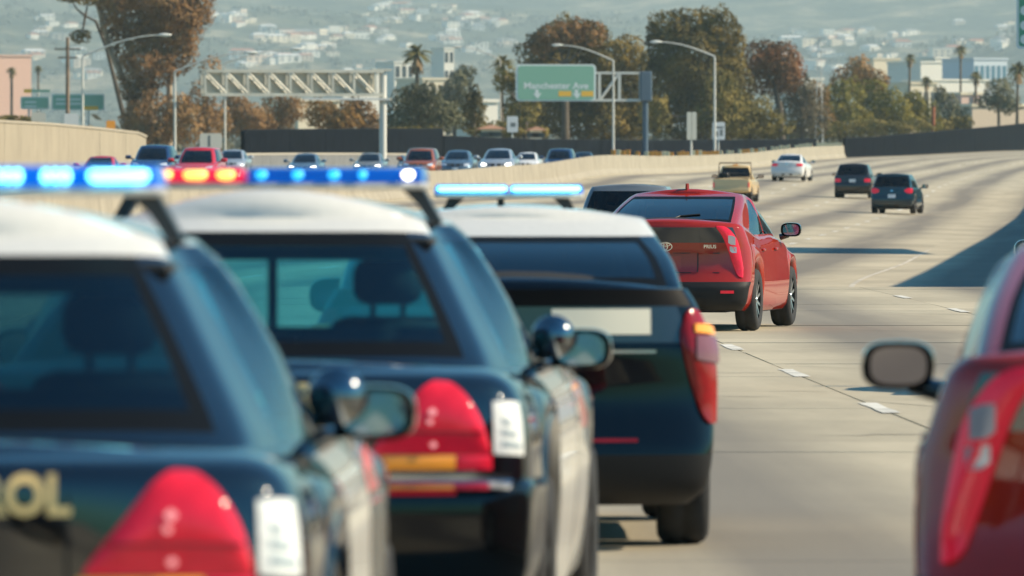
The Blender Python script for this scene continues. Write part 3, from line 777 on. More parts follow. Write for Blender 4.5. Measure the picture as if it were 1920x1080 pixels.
for d, yt in ((746, 262), (800, 258), (860, 252), (930, 246), (1010, 240), (1100, 233), (1200, 226)):
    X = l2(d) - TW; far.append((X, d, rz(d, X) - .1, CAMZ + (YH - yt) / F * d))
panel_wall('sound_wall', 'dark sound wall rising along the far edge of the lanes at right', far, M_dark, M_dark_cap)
# low shoulder barrier in front of the left sound wall
sb = []
for px, d, yt in ((455, 520, 291), (560, 560, 290), (700, 610, 290), (780, 650, 291)):
    p = P(px, yt, d); sb.append((p.x, d, oz(d) - .2, p.z))
panel_wall('shoulder_barrier', 'low grey concrete shoulder barrier in front of the dark sound wall', sb, mat('shoulder_shaded_face', (.16, .16, .155), .9, noise=.2, nscale=.8), mat('shoulder_sunlit_top', (.42, .38, .30), .85), thick=.35)  # shaded face painted darker, sunlit top painted paler
# tan retaining wall at left, lit by the sun
M_tan = mat('tan_retaining_wall', (.325, .275, .195), .9, noise=.10, nscale=.4)
rw = []
for px, d, yt in ((-260, 350, 212), (0, 385, 230), (90, 410, 235), (180, 440, 243), (252, 468, 251), (268, 474, 258)):
    p = P(px, yt, d); rw.append((p.x, d, oz(d) - .3, p.z))
panel_wall('retaining_wall', 'tan concrete retaining wall at the left, with the oncoming cars in front', rw, M_tan, mat('tan_wall_coping', (.36, .31, .23), .9), thick=.4, plen=9.0)
# sound wall right of the frame: its shadow is the dark wedge on the road
shw = []
for d in (125.5, 160, 200, 250, 300, 350, 400, 450):
    edge = {125.5: 5.55}.get(d, None)
    ex = 5.5 + (22.6 - 5.5) * (d - 125) / (376 - 125)
    zg = rz(d, ex); H = 6.0; hl = H / math.tan(SUN_EL)
    shw.append((ex + hl * math.sin(SUN_AZ), d + hl * math.cos(SUN_AZ), zg - .5, zg + H))
panel_wall('sound_wall', 'tall concrete sound wall just right of the view, throwing the wedge shaped shadow', shw, M_krail, None, thick=.3, plen=12)

# ------------------------------------------------------------------ vehicles
M_cblack = paint('black_patrol_paint', (.003, .004, .006), rough=.25, ior=1.95)
M_cwhite = paint('white_patrol_paint', (.66, .645, .59), rough=.35)
M_gold = mat('gold_lettering', (.95, .66, .27), .45)
M_stick = mat('white_sticker', (.74, .76, .74), .5, noise=.1, nscale=30)
M_stickm = mat('sticker_print', (.30, .38, .42), .6)
M_tray = mat('lightbar_tray', (.45, .45, .43), .4)
M_foot = mat('lightbar_foot', (.03, .032, .036), .4)
M_blue = mat('blue_lightbar_lens', (.004, .07, .35), .12, coat=1.0, emit=(.0, .10, .55), estr=.35)
M_bluelit = mat('lit_blue_lightbar_lens', (.0, .10, .5), .15, coat=.5, emit=(.0, .13, .70), estr=.42)
M_red = mat('red_lightbar_lens', (.45, .004, .012), .12, coat=1.0, emit=(.75, .006, .04), estr=.5)
M_ledc = mat('cyan_white_led', (.4, .9, 1), .3, emit=(.16, .85, 1.0), estr=3.0)
M_ledd = mat('dim_cyan_led', (.05, .3, .6), .3, emit=(.02, .42, .95), estr=1.2)
M_ledy = mat('amber_led', (1, .7, .2), .3, emit=(1.0, .45, .07), estr=1.5)
M_ledw = mat('white_led', (1, 1, 1), .3, emit=(1.0, .95, .85), estr=3.0)

M_tealglare = bpy.data.materials.new('teal_glare_windshield'); M_tealglare.use_nodes = True  # teal translucent layer put in as glare seen through the cabin
_n = M_tealglare.node_tree; _n.nodes.clear(); _o = _n.nodes.new('ShaderNodeOutputMaterial'); _t = _n.nodes.new('ShaderNodeBsdfTransparent'); _t.inputs[0].default_value = (.30, .72, .78, 1)
_d = _n.nodes.new('ShaderNodeBsdfTranslucent'); _d.inputs[0].default_value = (.05, .50, .62, 1); _m = _n.nodes.new('ShaderNodeMixShader'); _m.inputs[0].default_value = .20
_n.links.new(_t.outputs[0], _m.inputs[1]); _n.links.new(_d.outputs[0], _m.inputs[2]); _n.links.new(_m.outputs[0], _o.inputs[0])

def lightbar(car, y, z, half, lenses, leds, feet=.38, h=.058):
    """tray with end caps, coloured lens sections [(x0,x1,material)], lamp modules [(x0,x1,material)]"""
    b = MB(); dy = .15
    b.rbox(-half, half, y - dy, y + dy, z, z + .022, .012)
    tray = b.build('lightbar', M_tray, car.root, smooth=50)
    for x0, x1, m in lenses:
        n = 10; V = []; Fc = []
        for x in (x0, x0 + .012, x1 - .012, x1):
            k = .86 if x in (x0, x1) else 1.0
            if (x in (x0, x1)) and abs(abs(x) - half) < .02: k = .55
            for i in range(n + 1):
                w = math.pi * i / n
                V.append((x, y - dy * .97 * k * math.copysign(abs(math.cos(w)) ** .5, math.cos(w)), z + .0225 + h * k * math.sin(w) ** .55))
        m_ = n + 1
        for j in range(3):
            for i in range(n): Fc.append((j * m_ + i, (j + 1) * m_ + i, (j + 1) * m_ + i + 1, j * m_ + i + 1))
        Fc.append(tuple(range(m_))); Fc.append(tuple(reversed(range(3 * m_, 4 * m_))))
        obj('lightbar_lens', sharp(mesh('lightbar_lens', V, Fc), 55), m, tray)
    for x0, x1, m in leds:
        b = MB(); b.rbox(x0, x1, y - dy - .004, y - dy * .75, z + .030, z + .022 + h * .80, .012); b.build('lamp_module', m, tray, smooth=50)
    for sd in (-1, 1):
        b = MB(); b.prism([(sd * (feet + .11), z - .001), (sd * (feet + .04), z - .001), (sd * (feet + .09), z - .05), (sd * (feet + .13), z - .11), (sd * (feet + .17), z - .11)], y - .06, y + .06)
        b.build('mounting_foot', M_foot, tray)
    b = MB(); b.box(-.05, -.02, y - .03, y + .03, z - .05, z - .001); b.build('mounting_foot', M_foot, tray)
    return tray

def spotlight(car, sd, x, y, z):
    b = MB(); y += car.oy
    b.ellipsoid((sd * x, y + .03, z), (.075, .06, .075), 16, 10); b.tube([(sd * (x - .02), y + .05, z - .04), (sd * (x - .12), y + .10, z - .10)], .018)
    o = b.build('spotlight', mat('spotlight_housing', (.22, .24, .26), .10, metal=1.0), car.root, smooth=60)
    MB().add([(sd * x + .066 * math.cos(2 * math.pi * i / 16), y + .085, z + .066 * math.sin(2 * math.pi * i / 16)) for i in range(16)], [tuple(range(16))]).build('spotlight_lens', M_mirror, o)

def cruiser(label, X, d, yaw, lenses, leds):
    c = Car('cruiser', 'police_car', label, (X, d, rz(d + 2.5, X)), yaw, res=(3, 3), group=None, cat='police car')
    c.make(M_cblack, M_cwhite, M_glass_teal, doors=M_cwhite, wsglass=M_tealglare, rearglass=glass_mat('patrol_rear_glass', (.10, .15, .17), ior=1.42) if d < 20 else glass_mat('patrol_rear_glass_clear', (.30, .58, .62), ior=1.42),
           blocks=(('rear_bumper', 0, 6, 0, 5, paint('black_bumper_paint', (.004, .005, .006), rough=.28, coat=.7)),))
    c.wheels(M_steel, 5, 28)
    c.mirrors(mat('black_gloss_mirror', (.01, .012, .014), .15, coat=1.0), size=(.105, .068), stalk=.015)
    spotlight(c, 1, .87, 3.40, 1.065); spotlight(c, -1, .87, 3.40, 1.065)
    for o in c.patch('tail_light', [(.49, .776, .788), (.53, .776, .840), (.57, .776, .890), (.61, .776, .940), (.645, .776, .980), (.685, .776, 1.0), (.725, .776, .996), (.765, .776, .970), (.80, .776, .925), (.83, .776, .865), (.848, .776, .80)], M_redlens, off=.012, pillow=.02, nz=8):
        sd = 1 if o.data.vertices[0].co.x > 0 else -1
        c.patch('lens_divider', [(.535, .838, .845), (.68, .838, .846), (.825, .838, .845)], mat('dark_lens_seam', (.22, .004, .01), .3), parent=o, sides=(sd,), off=.034, nz=1)
        for a0, z0, q in ((.672, .905, .012), (.665, .875, .009), (.675, .805, .010)): c.patch('painted_glint', [(a0 - q, z0 - q * .3, z0 + q * .3), (a0, z0 - q, z0 + q), (a0 + q, z0 - q * .3, z0 + q * .3)], mat('pink_glint_paint', (.95, .35, .35), .2, coat=1.0, emit=(1, .35, .35), estr=.35), parent=o, sides=(sd,), off=.036, nz=2)  # small glowing pink spots painted on the lens as sun glints
    c.patch('turn_signal', [(.475, .728, .772), (.59, .728, .773), (.745, .728, .773)], M_amber, off=.016, pillow=.008, nz=3)
    c.patch('tail_light_base', [(.748, .728, .773), (.80, .728, .773), (.855, .728, .773)], M_redlens, off=.016, pillow=.008, nz=3)
    c.patch('bumper_sky_sheen', [(.0, .672, .712), (.5, .672, .714), (.90, .672, .714)], mat('sky_sheen_metal', (.62, .60, .60), .14, metal=1.0), off=.05, nz=3)  # bright metal strip added as the sky's reflection along the bumper top
    c.patch('bumper_reflector', [(.45, .655, .666), (.75, .655, .666)], M_redlens, off=.006, nz=2)
    c.patch('number_plate', [(-.155, .50, .62), (.155, .50, .62)], M_plate, sides=(1,), off=.008)
    st = c.patch('sticker', [(.865, .775, .935), (.915, .772, .935), (.985, .768, .93)], M_stick, sides=(1,), off=.004)[0]
    for k in range(3): c.patch('sticker_print', [(.895, .80 + k * .035, .815 + k * .035), (.965 - k * .02, .79 + k * .035, .805 + k * .035)], M_stickm, sides=(1,), off=.0065, parent=st, nz=1)
    c.lettering('HIGHWAY PATROL', .118, .908, M_gold, width=.92, bold=.004, off=.013)
    for a0 in (-.455, .455): c.patch('shut_line', [(a0 - .004, .73, 1.0), (a0 + .004, .73, 1.0)], M_black, sides=(1,), off=.003, nz=4, ref=1)
    c.patch('shut_line', [(-.46, .722, .73), (.46, .722, .73)], M_black, sides=(1,), off=.004, nz=1)
    c.patch('lock_badge', [(-.05, .80, .84), (.05, .80, .84)], M_chrome, sides=(1,), off=.006, nz=2)
    # deck lid shut lines and rear brake lamp
    oy = c.oy
    b = MB(); b.box(-.16, .16, 1.36, 1.41, 1.085, 1.115); b.build('brake_light', mat('dark_brake_lamp', (.10, .01, .01), .3), c.root)
    # prisoner screen behind the front seats and roll bar
    b = MB(); b.tube([(-.60, 2.32, 1.0), (-.56, 2.32, 1.22), (-.44, 2.34, 1.36), (.44, 2.34, 1.36), (.56, 2.32, 1.22), (.60, 2.32, 1.0)], .022, 8)
    b.box(-.015, .015, 2.33, 2.35, 1.0, 1.36); b.build('partition', mat('partition_bar', (.62, .64, .58), .5), c.root, smooth=50)
    b = MB(); b.rbox(-.70, .70, 1.62, 1.78, .98, 1.13, .05); b.build('rear_seat', M_int, c.root, smooth=50)
    b = MB(); b.rbox(-.55, .55, 2.05, 3.0, 1.385, 1.415, .02); b.build('headliner', M_int, c.root)
    b = MB(); b.rbox(.30, .46, 3.3, 3.36, 1.02, 1.12, .01); b.build('dash_computer', M_int, c.root)
    lightbar(c, 2.52, 1.572, .50, lenses, leds, h=.050)
    return c

# two sedans and a hatchback of the patrol
cv1 = cruiser('nearest police sedan, cut off at the lower left, its blue lightbar lit', -1.40, 18.0, 1.5,
    [(-.50, -.01, M_bluelit), (.01, .50, M_bluelit)], [(x, x + .022, M_ledc) for x in (-.02, .004, .028, .098, .122, .146, .214, .238, .262)] + [(.325, .472, M_ledc)])
cv2 = cruiser('second police sedan with red left half and blue right half of its lightbar', -.92, 25.8, 3.2,
    [(-.50, -.10, M_red), (-.09, .50, M_blue)], [(-.46, -.425, M_ledy), (-.397, -.335, M_ledy), (-.30, -.22, M_ledy), (-.19, -.128, M_ledy), (-.06, -.02, M_ledd), (.06, .10, M_ledd), (.18, .22, M_ledd), (.28, .31, M_ledd), (.425, .465, M_ledw)])
hc = Car('hatch', 'police_car', 'black and white police hatchback between the patrol sedan and the red fastback', (.0, 36.5, rz(38, 0)), -.5, res=(3, 3), cat='police car')
hc.make(paint('black_hatch_paint', (.002, .003, .005), rough=.25, ior=1.45), M_cwhite, M_glass, doors=M_cwhite, rearglass=M_glass_dark,
    blocks=(('rear_bumper', 0, 6, 0, 2, M_black), ('lower_rear_glass', 0, 3, 6, 7, mat('dark_lower_glass', (.02, .025, .03), .04, coat=1.0)), ('spoiler', 0, 4, 7, 8, mat('black_spoiler', (.006, .006, .007), .55, spec=.1))))
hc.wheels(M_rim, 5, 24); hc.mirrors(M_cblack, sides=(-1,), size=(.12, .08), stalk=.03)
for o in hc.patch('tail_light', [(.735, .90, .95), (.765, .77, 1.03), (.80, .66, 1.045), (.84, .575, 1.03), (.88, .55, .97), (.93, .56, .90)], mat('deep_red_lens', (.24, .008, .010), .12, coat=1.0, spec=0.0, noise=.2, nscale=10), off=.016, pillow=.02, nz=10): pass
hc.patch('turn_signal', [(.785, .945, .98), (.83, .94, .98), (.90, .93, .965)], M_amber, off=.042, nz=3)
hc.patch('reverse_light', [(.79, .83, .93), (.83, .82, .93), (.90, .81, .92)], mat('smoky_clear_lens', (.20, .06, .06), .12, coat=1), off=.043, nz=4)
hc.patch('number_plate', [(-.155, .70, .82), (.155, .70, .82)], M_plate, sides=(1,), off=.008)
hc.patch('bumper_reflector', [(.30, .475, .49), (.54, .475, .49)], mat('deep_red_lens', (.32, .010, .012), .12), off=.006, nz=2)
hc.patch('painted_reflection', [(.17, .935, 1.045), (.60, .935, 1.045)], mat('cream_reflection_paint', (.85, .78, .62), .5), sides=(1,), off=.004)  # cream patch painted on the lower glass as a bright reflection
hc.patch('chrome_strip', [(.0, .855, .868), (.62, .855, .868)], M_chrome, off=.012, nz=2)
lightbar(hc, 1.75, 1.512, .335, [(-.335, -.005, M_bluelit), (.005, .335, M_bluelit)], [(-.32, -.01, M_ledc), (.01, .32, M_ledc)], feet=.16, h=.040)

# red fastbacks
M_redp = paint('red_car_paint', (.33, .018, .006), rough=.28)
def fastback(label, X, d, yaw, res):
    c = Car('fastback', 'red_car', label, (X, d, rz(d + 1.5, X)), yaw, res=res)
    c.make(M_redp, M_redp, M_glass_teal, rearglass=glass_mat('fastback_rear_glass', (.10, .17, .20), ior=1.55), sideglass=M_glass_teal,
        blocks=(('rear_bumper', 0, 5, 0, 3, mat('matt_black_bumper', (.010, .010, .011), .6, spec=.3)), ('lower_rear_glass', 0, 3, 6, 7, mat('dark_lower_glass', (.02, .025, .03), .04, coat=1.0))))
    c.wheels(M_rim, 10, 36)
    c.mirrors(mat('black_gloss_mirror', (.01, .012, .014), .15, coat=1.0), size=(.108, .073), stalk=-.02)
    c.patch('tail_light', [(.53, 1.08, 1.10), (.59, .995, 1.10), (.645, .86, 1.08), (.70, .70, 1.03), (.75, .59, .95), (.79, .565, .78), (.81, .565, .66)], M_redlens, off=.014, pillow=.02, nz=10)
    c.patch('reverse_light', [(.645, .925, 1.0), (.675, .905, 1.0), (.72, .90, .985)], M_clear, off=.034, nz=4)
    c.patch('reverse_light', [(.66, .84, .888), (.69, .82, .886), (.73, .82, .88)], M_clear, off=.034, nz=4)
    # plate recess frame, diffuser and shark fin
    c.patch('plate_recess', [(-.33, .62, .80), (-.30, .62, .815), (.30, .62, .815), (.33, .62, .80)], paint('red_recess_paint', (.30, .014, .010)), sides=(1,), off=.005)
    c.patch('plate_frame', [(-.16, .65, .79), (.16, .65, .79)], paint('red_plate_panel', (.36, .02, .014)), sides=(1,), off=.010)
    for z0, z1 in ((.812, .822), (.612, .620)): c.patch('shut_line', [(-.56, z0, z1), (.56, z0, z1)], M_black, sides=(1,), off=.006, nz=1)
    for a0 in (-.335, .335): c.patch('shut_line', [(a0 - .005, .62, .815), (a0 + .005, .62, .815)], M_black, sides=(1,), off=.007, nz=3, ref=1)
    c.patch('diffuser', [(-.40, .24, .36), (.40, .24, .36)], M_black, sides=(1,), off=.02)
    c.patch('bumper_reflector', [(.58, .40, .43), (.72, .40, .43)], M_redlens, off=.008, nz=2)
    b = MB(); b.prism([(-.012, 1.44), (.012, 1.44), (.006, 1.535), (-.006, 1.535)], 1.55, 1.70); b.build('aerial_fin', M_redp, c.root)
    # oval badge: outer ring and two crossed inner rings
    def ring(a, bz, w, ox=0, oz_=0):
        V = []; Fc = []; n = 28
        for i in range(n):
            t = 2 * math.pi * i / n
            for k in (1, 1 - w):
                p, nn = c.surf(ox + a * k * math.cos(t) if k == 1 else ox + (a - w * bz) * math.cos(t), .885 + oz_ + (bz * k if k == 1 else bz * (1 - w)) * math.sin(t)); V.append(p + nn * .012)
        for i in range(n): Fc.append((2 * i, 2 * i + 1, (2 * i + 3) % (2 * n), (2 * i + 2) % (2 * n)))
        return V, Fc
    b = MB(); b.add(*ring(.072, .048, .20)); b.add(*ring(.026, .040, .28)); b.add(*ring(.052, .019, .45, 0, .020))
    b.build('badge', M_chrome, c.root)
    c.lettering('PRIUS', .052, .868, M_chrome, xc=.46, off=.008, bold=.001)
    for sd in (1, -1):
        for y in (1.30, 2.25):
            x = float(np.interp(y, c.G[len(c.G) * 6 // 9, :, 1], c.G[len(c.G) * 6 // 9, :, 0]))
            b = MB(); b.rbox(sd * (x + .005) - .012, sd * (x + .005) + .018, y - .10, y + .10, .83, .855, .01); b.build('door_handle', M_redp, c.root, smooth=50)
    b = MB(); b.tube([(.02, .30, 1.165), (.10, .42, 1.20), (.30, .50, 1.218)], .008); b.build('wiper', M_black, c.root)
    return c
fastback('red fastback hatchback ahead of the police cars, seen whole from behind', 1.58, 88.4, 9.5, (4, 3))
fastback('red fastback hatchback cut off by the right edge, nearest the camera', 1.95, 23.0, 3.4, (4, 3))

def rear_kit(c, lamp, plate=None, bumper=None, badge=None, rim=M_rim):
    c.wheels(rim, 5, 18); c.mirrors(M_black if c.kind in ('pickup',) else c.parts[('body', 0)].data.materials[0])
    c.patch('tail_light', lamp, M_redlens, off=.012, nz=4, ref=2)
    if plate: c.patch('number_plate', [(-.155, plate, plate + .15), (.155, plate, plate + .15)], M_plate, sides=(1,), off=.01, nz=2)
    if badge: c.patch('badge', [(-.05, badge, badge + .05), (.05, badge, badge + .05)], M_chrome, sides=(1,), off=.012, nz=2)
    c.patch('lower_bumper', [(-.72, .30, .40), (.72, .30, .40)], M_black, sides=(1,), off=.006, nz=2)
    return c
def far_car(kind, name, label, X, d, yaw, pm, lamp, glass=M_glass, **k):
    c = Car(kind, name, label, (X, d, rz(d + 2, X)), yaw, res=(2, 2), cat=k.pop('cat', 'car'))
    c.make(pm, glass=glass, rearglass=k.pop('rg', None))
    return rear_kit(c, lamp, **k)
M_teal = paint('dark_teal_paint', (.012, .035, .05), metal=.3)
M_dgrey = paint('dark_grey_paint', (.022, .024, .028), metal=.3)
M_silver = paint('silver_paint', (.42, .45, .47), metal=.5)
M_whitep = paint('white_paint', (.68, .68, .66))
M_tanp = paint('tan_pickup_paint', (.66, .48, .24))
M_gs = paint('grey_paint', (.20, .22, .23), metal=.4)
LS = [(.50, .83, .93), (.62, .80, .95), (.76, .80, .95), (.88, .82, .92)]
g_ = far_car('suv', 'grey_car', 'grey car half hidden behind the red fastback', 1.95, 146, 5, M_gs, LS, plate=.62)
far_car('suv', 'teal_car', 'dark teal crossover with a white plate, rightmost of the cars ahead', (1672 - 960) / 46, 348, 9, M_teal,
        [(.52, .92, .98), (.62, .86, 1.04), (.74, .84, 1.06), (.86, .88, 1.04)], plate=.66, badge=.93)
far_car('suv', 'black_car', 'black boxy hatchback with a white plate, left of the teal crossover', (1606 - 960) / 40, 405, 7, M_dgrey,
        [(.56, .78, .92), (.68, .76, .94), (.86, .78, .92)], plate=.76)
far_car('sedan', 'white_car', 'white sedan farthest ahead in the lanes, by the median barrier', (1475 - 960) / 35, 457, 9, M_whitep, LS, plate=None, badge=.9)
pk = far_car('pickup', 'pickup_truck', 'tan pickup truck with a rack frame behind its cab', (1371 - 960) / 43.5, 368, 7, M_tanp,
        [(.73, .64, .86), (.79, .64, .86)], plate=None, cat='pickup truck', rg=M_glass_dark)
b = MB(); b.tube([(-.72, 1.80, .98), (-.68, 1.80, 1.70), (.68, 1.80, 1.70), (.72, 1.80, .98)], .035, 6); b.tube([(-.70, 1.80, 1.25), (.70, 1.80, 1.25)], .02, 6)
b.build('rack', mat('rack_metal', (.10, .07, .04), .5), pk.root)
b = MB()
b.box(-.72, .72, .12, 1.78, .985, 1.045); b.build('bed_floor', M_black, pk.root)
b = MB(); b.rbox(-.62, -.2, .9, 1.7, 1.0, 1.28, .06); b.build('tool_box', M_black, pk.root)
MB().rbox(-.10, .10, 1.9, 1.96, 1.57, 1.64, .01).build('brake_light', M_amber, pk.root)
sedan_off = far_car('sedan', 'silver_car', 'silver sedan just right of the view whose shadow reaches into the lane', 5.05, 62.5, 0, M_silver, LS, plate=.62)

far_car('suv', 'reflection_blocker_car', 'unseen dark vehicle added behind the camera to darken the patrol car reflections', .35, -5.2, 1, M_dgrey, LS, plate=.66)  # unseen car added for dark reflections and shade behind the patrol cars
# ---- oncoming cars behind the barrier
def oncoming(kind, name, label, px, roof, wpx, pm, lit=False, glass=None):
    sp = SPEC[kind]; W = 2 * sp['body'][3][6]; H = sp['cab'][-1][1] + sp['crown']
    p = wpx / W; d = F / p; X = (px - 960) / p; z = CAMZ + (YH - roof) / p - H
    c = Car(kind, name, label, (X, d, z), 4.0, res=(2, 2), group='oncoming cars', facing=-1)
    c.make(pm, glass=glass or M_glass_dark)
    c.wheels(M_rim, 5, 14); c.mirrors(c.parts[('body', 0)].data.materials[0])
    zf = sp['body'][-1][2]
    c.patch('headlight', [(.46, zf - .20, zf - .14), (.60, zf - .23, zf - .10), (.78, zf - .23, zf - .08)], mat('lit_headlight', (.8, .8, .78), .2, emit=(1, .95, .82), estr=2.2) if lit else M_headl, front=True, off=.015, nz=3, ref=2)
    c.patch('grille', [(-.40, zf - .24, zf - .12), (.40, zf - .24, zf - .12)], M_black, sides=(1,), front=True, off=.01, nz=2)
    c.patch('number_plate', [(-.15, zf - .42, zf - .32), (.15, zf - .42, zf - .32)], M_plate, sides=(1,), front=True, off=.01, nz=2)
    c.patch('lower_grille', [(-.55, .26, .36), (.55, .26, .36)], M_black, sides=(1,), front=True, off=.008, nz=2)
    return c
M_navy = paint('navy_paint', (.012, .035, .10), metal=.3); M_rust = paint('rust_brown_paint', (.28, .08, .03), metal=.2)
M_redc = paint('bright_red_paint', (.45, .02, .03)); M_slate = paint('slate_blue_paint', (.10, .15, .20), metal=.4)
oncoming('sedan', 'red_car', 'small red oncoming sedan in front of the tan retaining wall', 178, 293, 76, M_redc)
oncoming('suv', 'navy_car', 'navy oncoming sport utility vehicle by the end of the retaining wall', 279, 271, 80, M_navy)
oncoming('suv', 'red_car', 'red oncoming sport utility vehicle above the red lightbar', 362, 275, 86, M_redc)
oncoming('sedan', 'pale_car', 'pale grey oncoming sedan just right of the red one', 428, 281, 62, M_silver)
oncoming('sedan', 'grey_car', 'slate grey oncoming sedan below the overhead truss', 566, 288, 62, M_slate, lit=True)
oncoming('sedan', 'grey_car', 'dim grey oncoming sedan left of the slate one below the truss', 498, 293, 46, M_dgrey)
oncoming('sedan', 'blue_car', 'faded blue oncoming sedan just left of the rust brown vehicle', 738, 291, 46, M_slate)
oncoming('suv', 'grey_car', 'far grey oncoming van between the dark slate and silver sedans', 884, 286, 40, M_gs)
oncoming('suv', 'white_car', 'small white oncoming car below the middle of the truss', 642, 299, 42, M_whitep)
oncoming('sedan', 'grey_car', 'grey oncoming sedan left of the white sign post', 688, 287, 58, M_gs, lit=True)
oncoming('suv', 'brown_car', 'rust brown oncoming sport utility vehicle right of the white sign post', 783, 277, 68, M_rust)
oncoming('sedan', 'grey_car', 'dark slate oncoming sedan between the brown and the silver car', 853, 282, 64, M_slate)
oncoming('sedan', 'silver_car', 'silver oncoming sedan with a lit headlight below the overhead green sign', 929, 279, 70, M_silver, lit=True)
oncoming('sedan', 'white_car', 'white oncoming sedan right of the silver one', 985, 286, 50, M_whitep)
oncoming('suv', 'navy_car', 'dark blue oncoming sport utility vehicle, second from the right', 1046, 278, 58, M_navy)
oncoming('sedan', 'grey_car', 'dark oncoming sedan, rightmost of the oncoming cars', 1090, 285, 46, M_dgrey)

# ------------------------------------------------------------------ hills
def fbm(x, y, seed=0):
    v = 0.0; a = 1.0; f = 1.0
    for k in range(5):
        s1 = math.sin(x * f * 1.3 + seed * 1.7 + 2.1 * k + 1.7 * math.sin(y * f * .9 + k)); s2 = math.sin(y * f * 1.1 - seed + 1.3 * k + 1.5 * math.sin(x * f * .7 - k * .6))
        v += a * (1 - abs(s1 * .6 + s2 * .4)) ; a *= .5; f *= 2.03
    return v / 1.94
HS = 2.0        # the hills stand nine to thirteen kilometres away
def hill_z(X, Y):
    X /= HS; Y /= HS
    base = 4.0 + max(0, Y - 4450) * .052
    r = fbm(X / 420.0, Y / 520.0, 3)
    k = min(1, max(0, (Y - 4400) / 700.0))
    z = base + (r - .55) * 62 * k
    # nearer spur at the right, rising out of the frame
    u = (X - 330) / 150.0; w = (Y - 5150) / 300.0
    z += 75 * math.exp(-w * w) * (1 / (1 + math.exp(-3.0 * (u - .1)))) * k
    # saddle spur at the left
    u = (X + 330) / 160.0; w = (Y - 5500) / 350.0
    z += 30 * math.exp(-w * w - u * u) * k
    return z * HS
def hill_mat():
    m = bpy.data.materials.new('chaparral_hillside'); m.use_nodes = True; nt = m.node_tree; b = nt.nodes['Principled BSDF']; b.inputs['Roughness'].default_value = .95; b.inputs['Specular IOR Level'].default_value = .1
    tc = nt.nodes.new('ShaderNodeTexCoord')
    n = nt.nodes.new('ShaderNodeTexNoise'); n.inputs['Scale'].default_value = .006; n.inputs['Detail'].default_value = 9; n.inputs['Roughness'].default_value = .72
    nt.links.new(tc.outputs['Object'], n.inputs['Vector'])
    r = nt.nodes.new('ShaderNodeValToRGB'); e = r.color_ramp.elements
    e[0].position = .42; e[0].color = (.020, .034, .022, 1); e[1].position = .62; e[1].color = (.30, .25, .16, 1); k = e.new(.52); k.color = (.075, .080, .045, 1)
    nt.links.new(n.outputs['Fac'], r.inputs[0]); nt.links.new(r.outputs[0], b.inputs['Base Color'])
    n2 = nt.nodes.new('ShaderNodeTexNoise'); n2.inputs['Scale'].default_value = .02; n2.inputs['Detail'].default_value = 8; nt.links.new(tc.outputs['Object'], n2.inputs['Vector'])
    bp = nt.nodes.new('ShaderNodeBump'); bp.inputs['Strength'].default_value = .8; bp.inputs['Distance'].default_value = 25.0; nt.links.new(n2.outputs['Fac'], bp.inputs['Height']); nt.links.new(bp.outputs[0], b.inputs['Normal'])
    return m
V = []; Fc = []; hx = list(range(-1500, -600, 100)) + list(range(-600, 600, 12)) + list(range(600, 1501, 100)); hy = list(range(4400, 6700, 14)) + list(range(6700, 9100, 120))
for y in hy:
    for x in hx: V.append((x * HS, y * HS, hill_z(x * HS, y * HS)))
n = len(hx)
for j in range(len(hy) - 1):
    for i in range(n - 1): Fc.append((j * n + i, j * n + i + 1, (j + 1) * n + i + 1, (j + 1) * n + i))
h = obj('hills', mesh('hills', V, Fc, True), hill_mat()); h['kind'] = 'structure'
def on_hill(px, py):
    d = 4450.0 * HS
    while d < 8800 * HS:
        p = P(px, py, d)
        if hill_z(p.x, d) >= p.z: return (p.x, d, hill_z(p.x, d))
        d += 10
    return None

# ------------------------------------------------------------------ leaf clouds, trees
def leaves(blobs, per, size, seed, flat=.0, shell=.55):
    """blobs: (centre, radii); many small leaf sprays spread through the volume, some gathered in clumps"""
    r = np.random.default_rng(seed); PS = []; NS = []
    for (c, rad, cnt) in blobs:
        d = r.normal(size=(cnt, 3)); d /= np.linalg.norm(d, axis=1)[:, None]
        w = np.zeros(cnt); g = np.zeros((cnt, 3))
        for q in range(6):                       # lumpy lobe surface
            k = r.normal(size=3) * 4.2; ph = r.uniform(0, 6.28); w += np.cos(d @ k + ph); g += -np.sin(d @ k + ph)[:, None] * k
        w *= .075; g *= .075
        rr = (1 + w) * np.where(r.random(cnt) < .78, r.uniform(.86, 1.06, cnt), r.uniform(.3, .9, cnt))
        nd = d - (g - (g * d).sum(1)[:, None] * d) * .9
        PS.append(np.array(c) + d * rr[:, None] * np.array(rad)); NS.append(nd / (np.linalg.norm(nd, axis=1)[:, None]) + r.normal(size=(cnt, 3)) * .30)
    p = np.concatenate(PS); nn = np.concatenate(NS); nn /= np.linalg.norm(nn, axis=1)[:, None] + 1e-9
    a = np.cross(nn, r.normal(size=nn.shape)); a /= np.linalg.norm(a, axis=1)[:, None] + 1e-9; b = np.cross(nn, a)
    s = size * r.uniform(.55, 1.35, (len(p), 1)); b = b * s * .75; a = a * s
    V = np.stack([p - a * .5, p - b * .42 + a * .1, p + a * .5, p + b * .42], axis=1).reshape(-1, 3)
    Fc = np.arange(len(V)).reshape(-1, 4)
    return V, Fc
def fast_mesh(name, V, Fc):
    me = bpy.data.meshes.new(name); me.vertices.add(len(V)); me.vertices.foreach_set('co', np.asarray(V, np.float32).ravel())
    n = len(Fc); me.loops.add(n * 4); me.loops.foreach_set('vertex_index', np.asarray(Fc, np.int32).ravel()); me.polygons.add(n)
    me.polygons.foreach_set('loop_start', np.arange(n, dtype=np.int32) * 4); me.polygons.foreach_set('loop_total', np.full(n, 4, np.int32)); me.update(); me.validate(); return me
L_rust = leaf_mat('rusty_foliage', (.09, .058, .024), (.24, .128, .048), (.38, .215, .085))
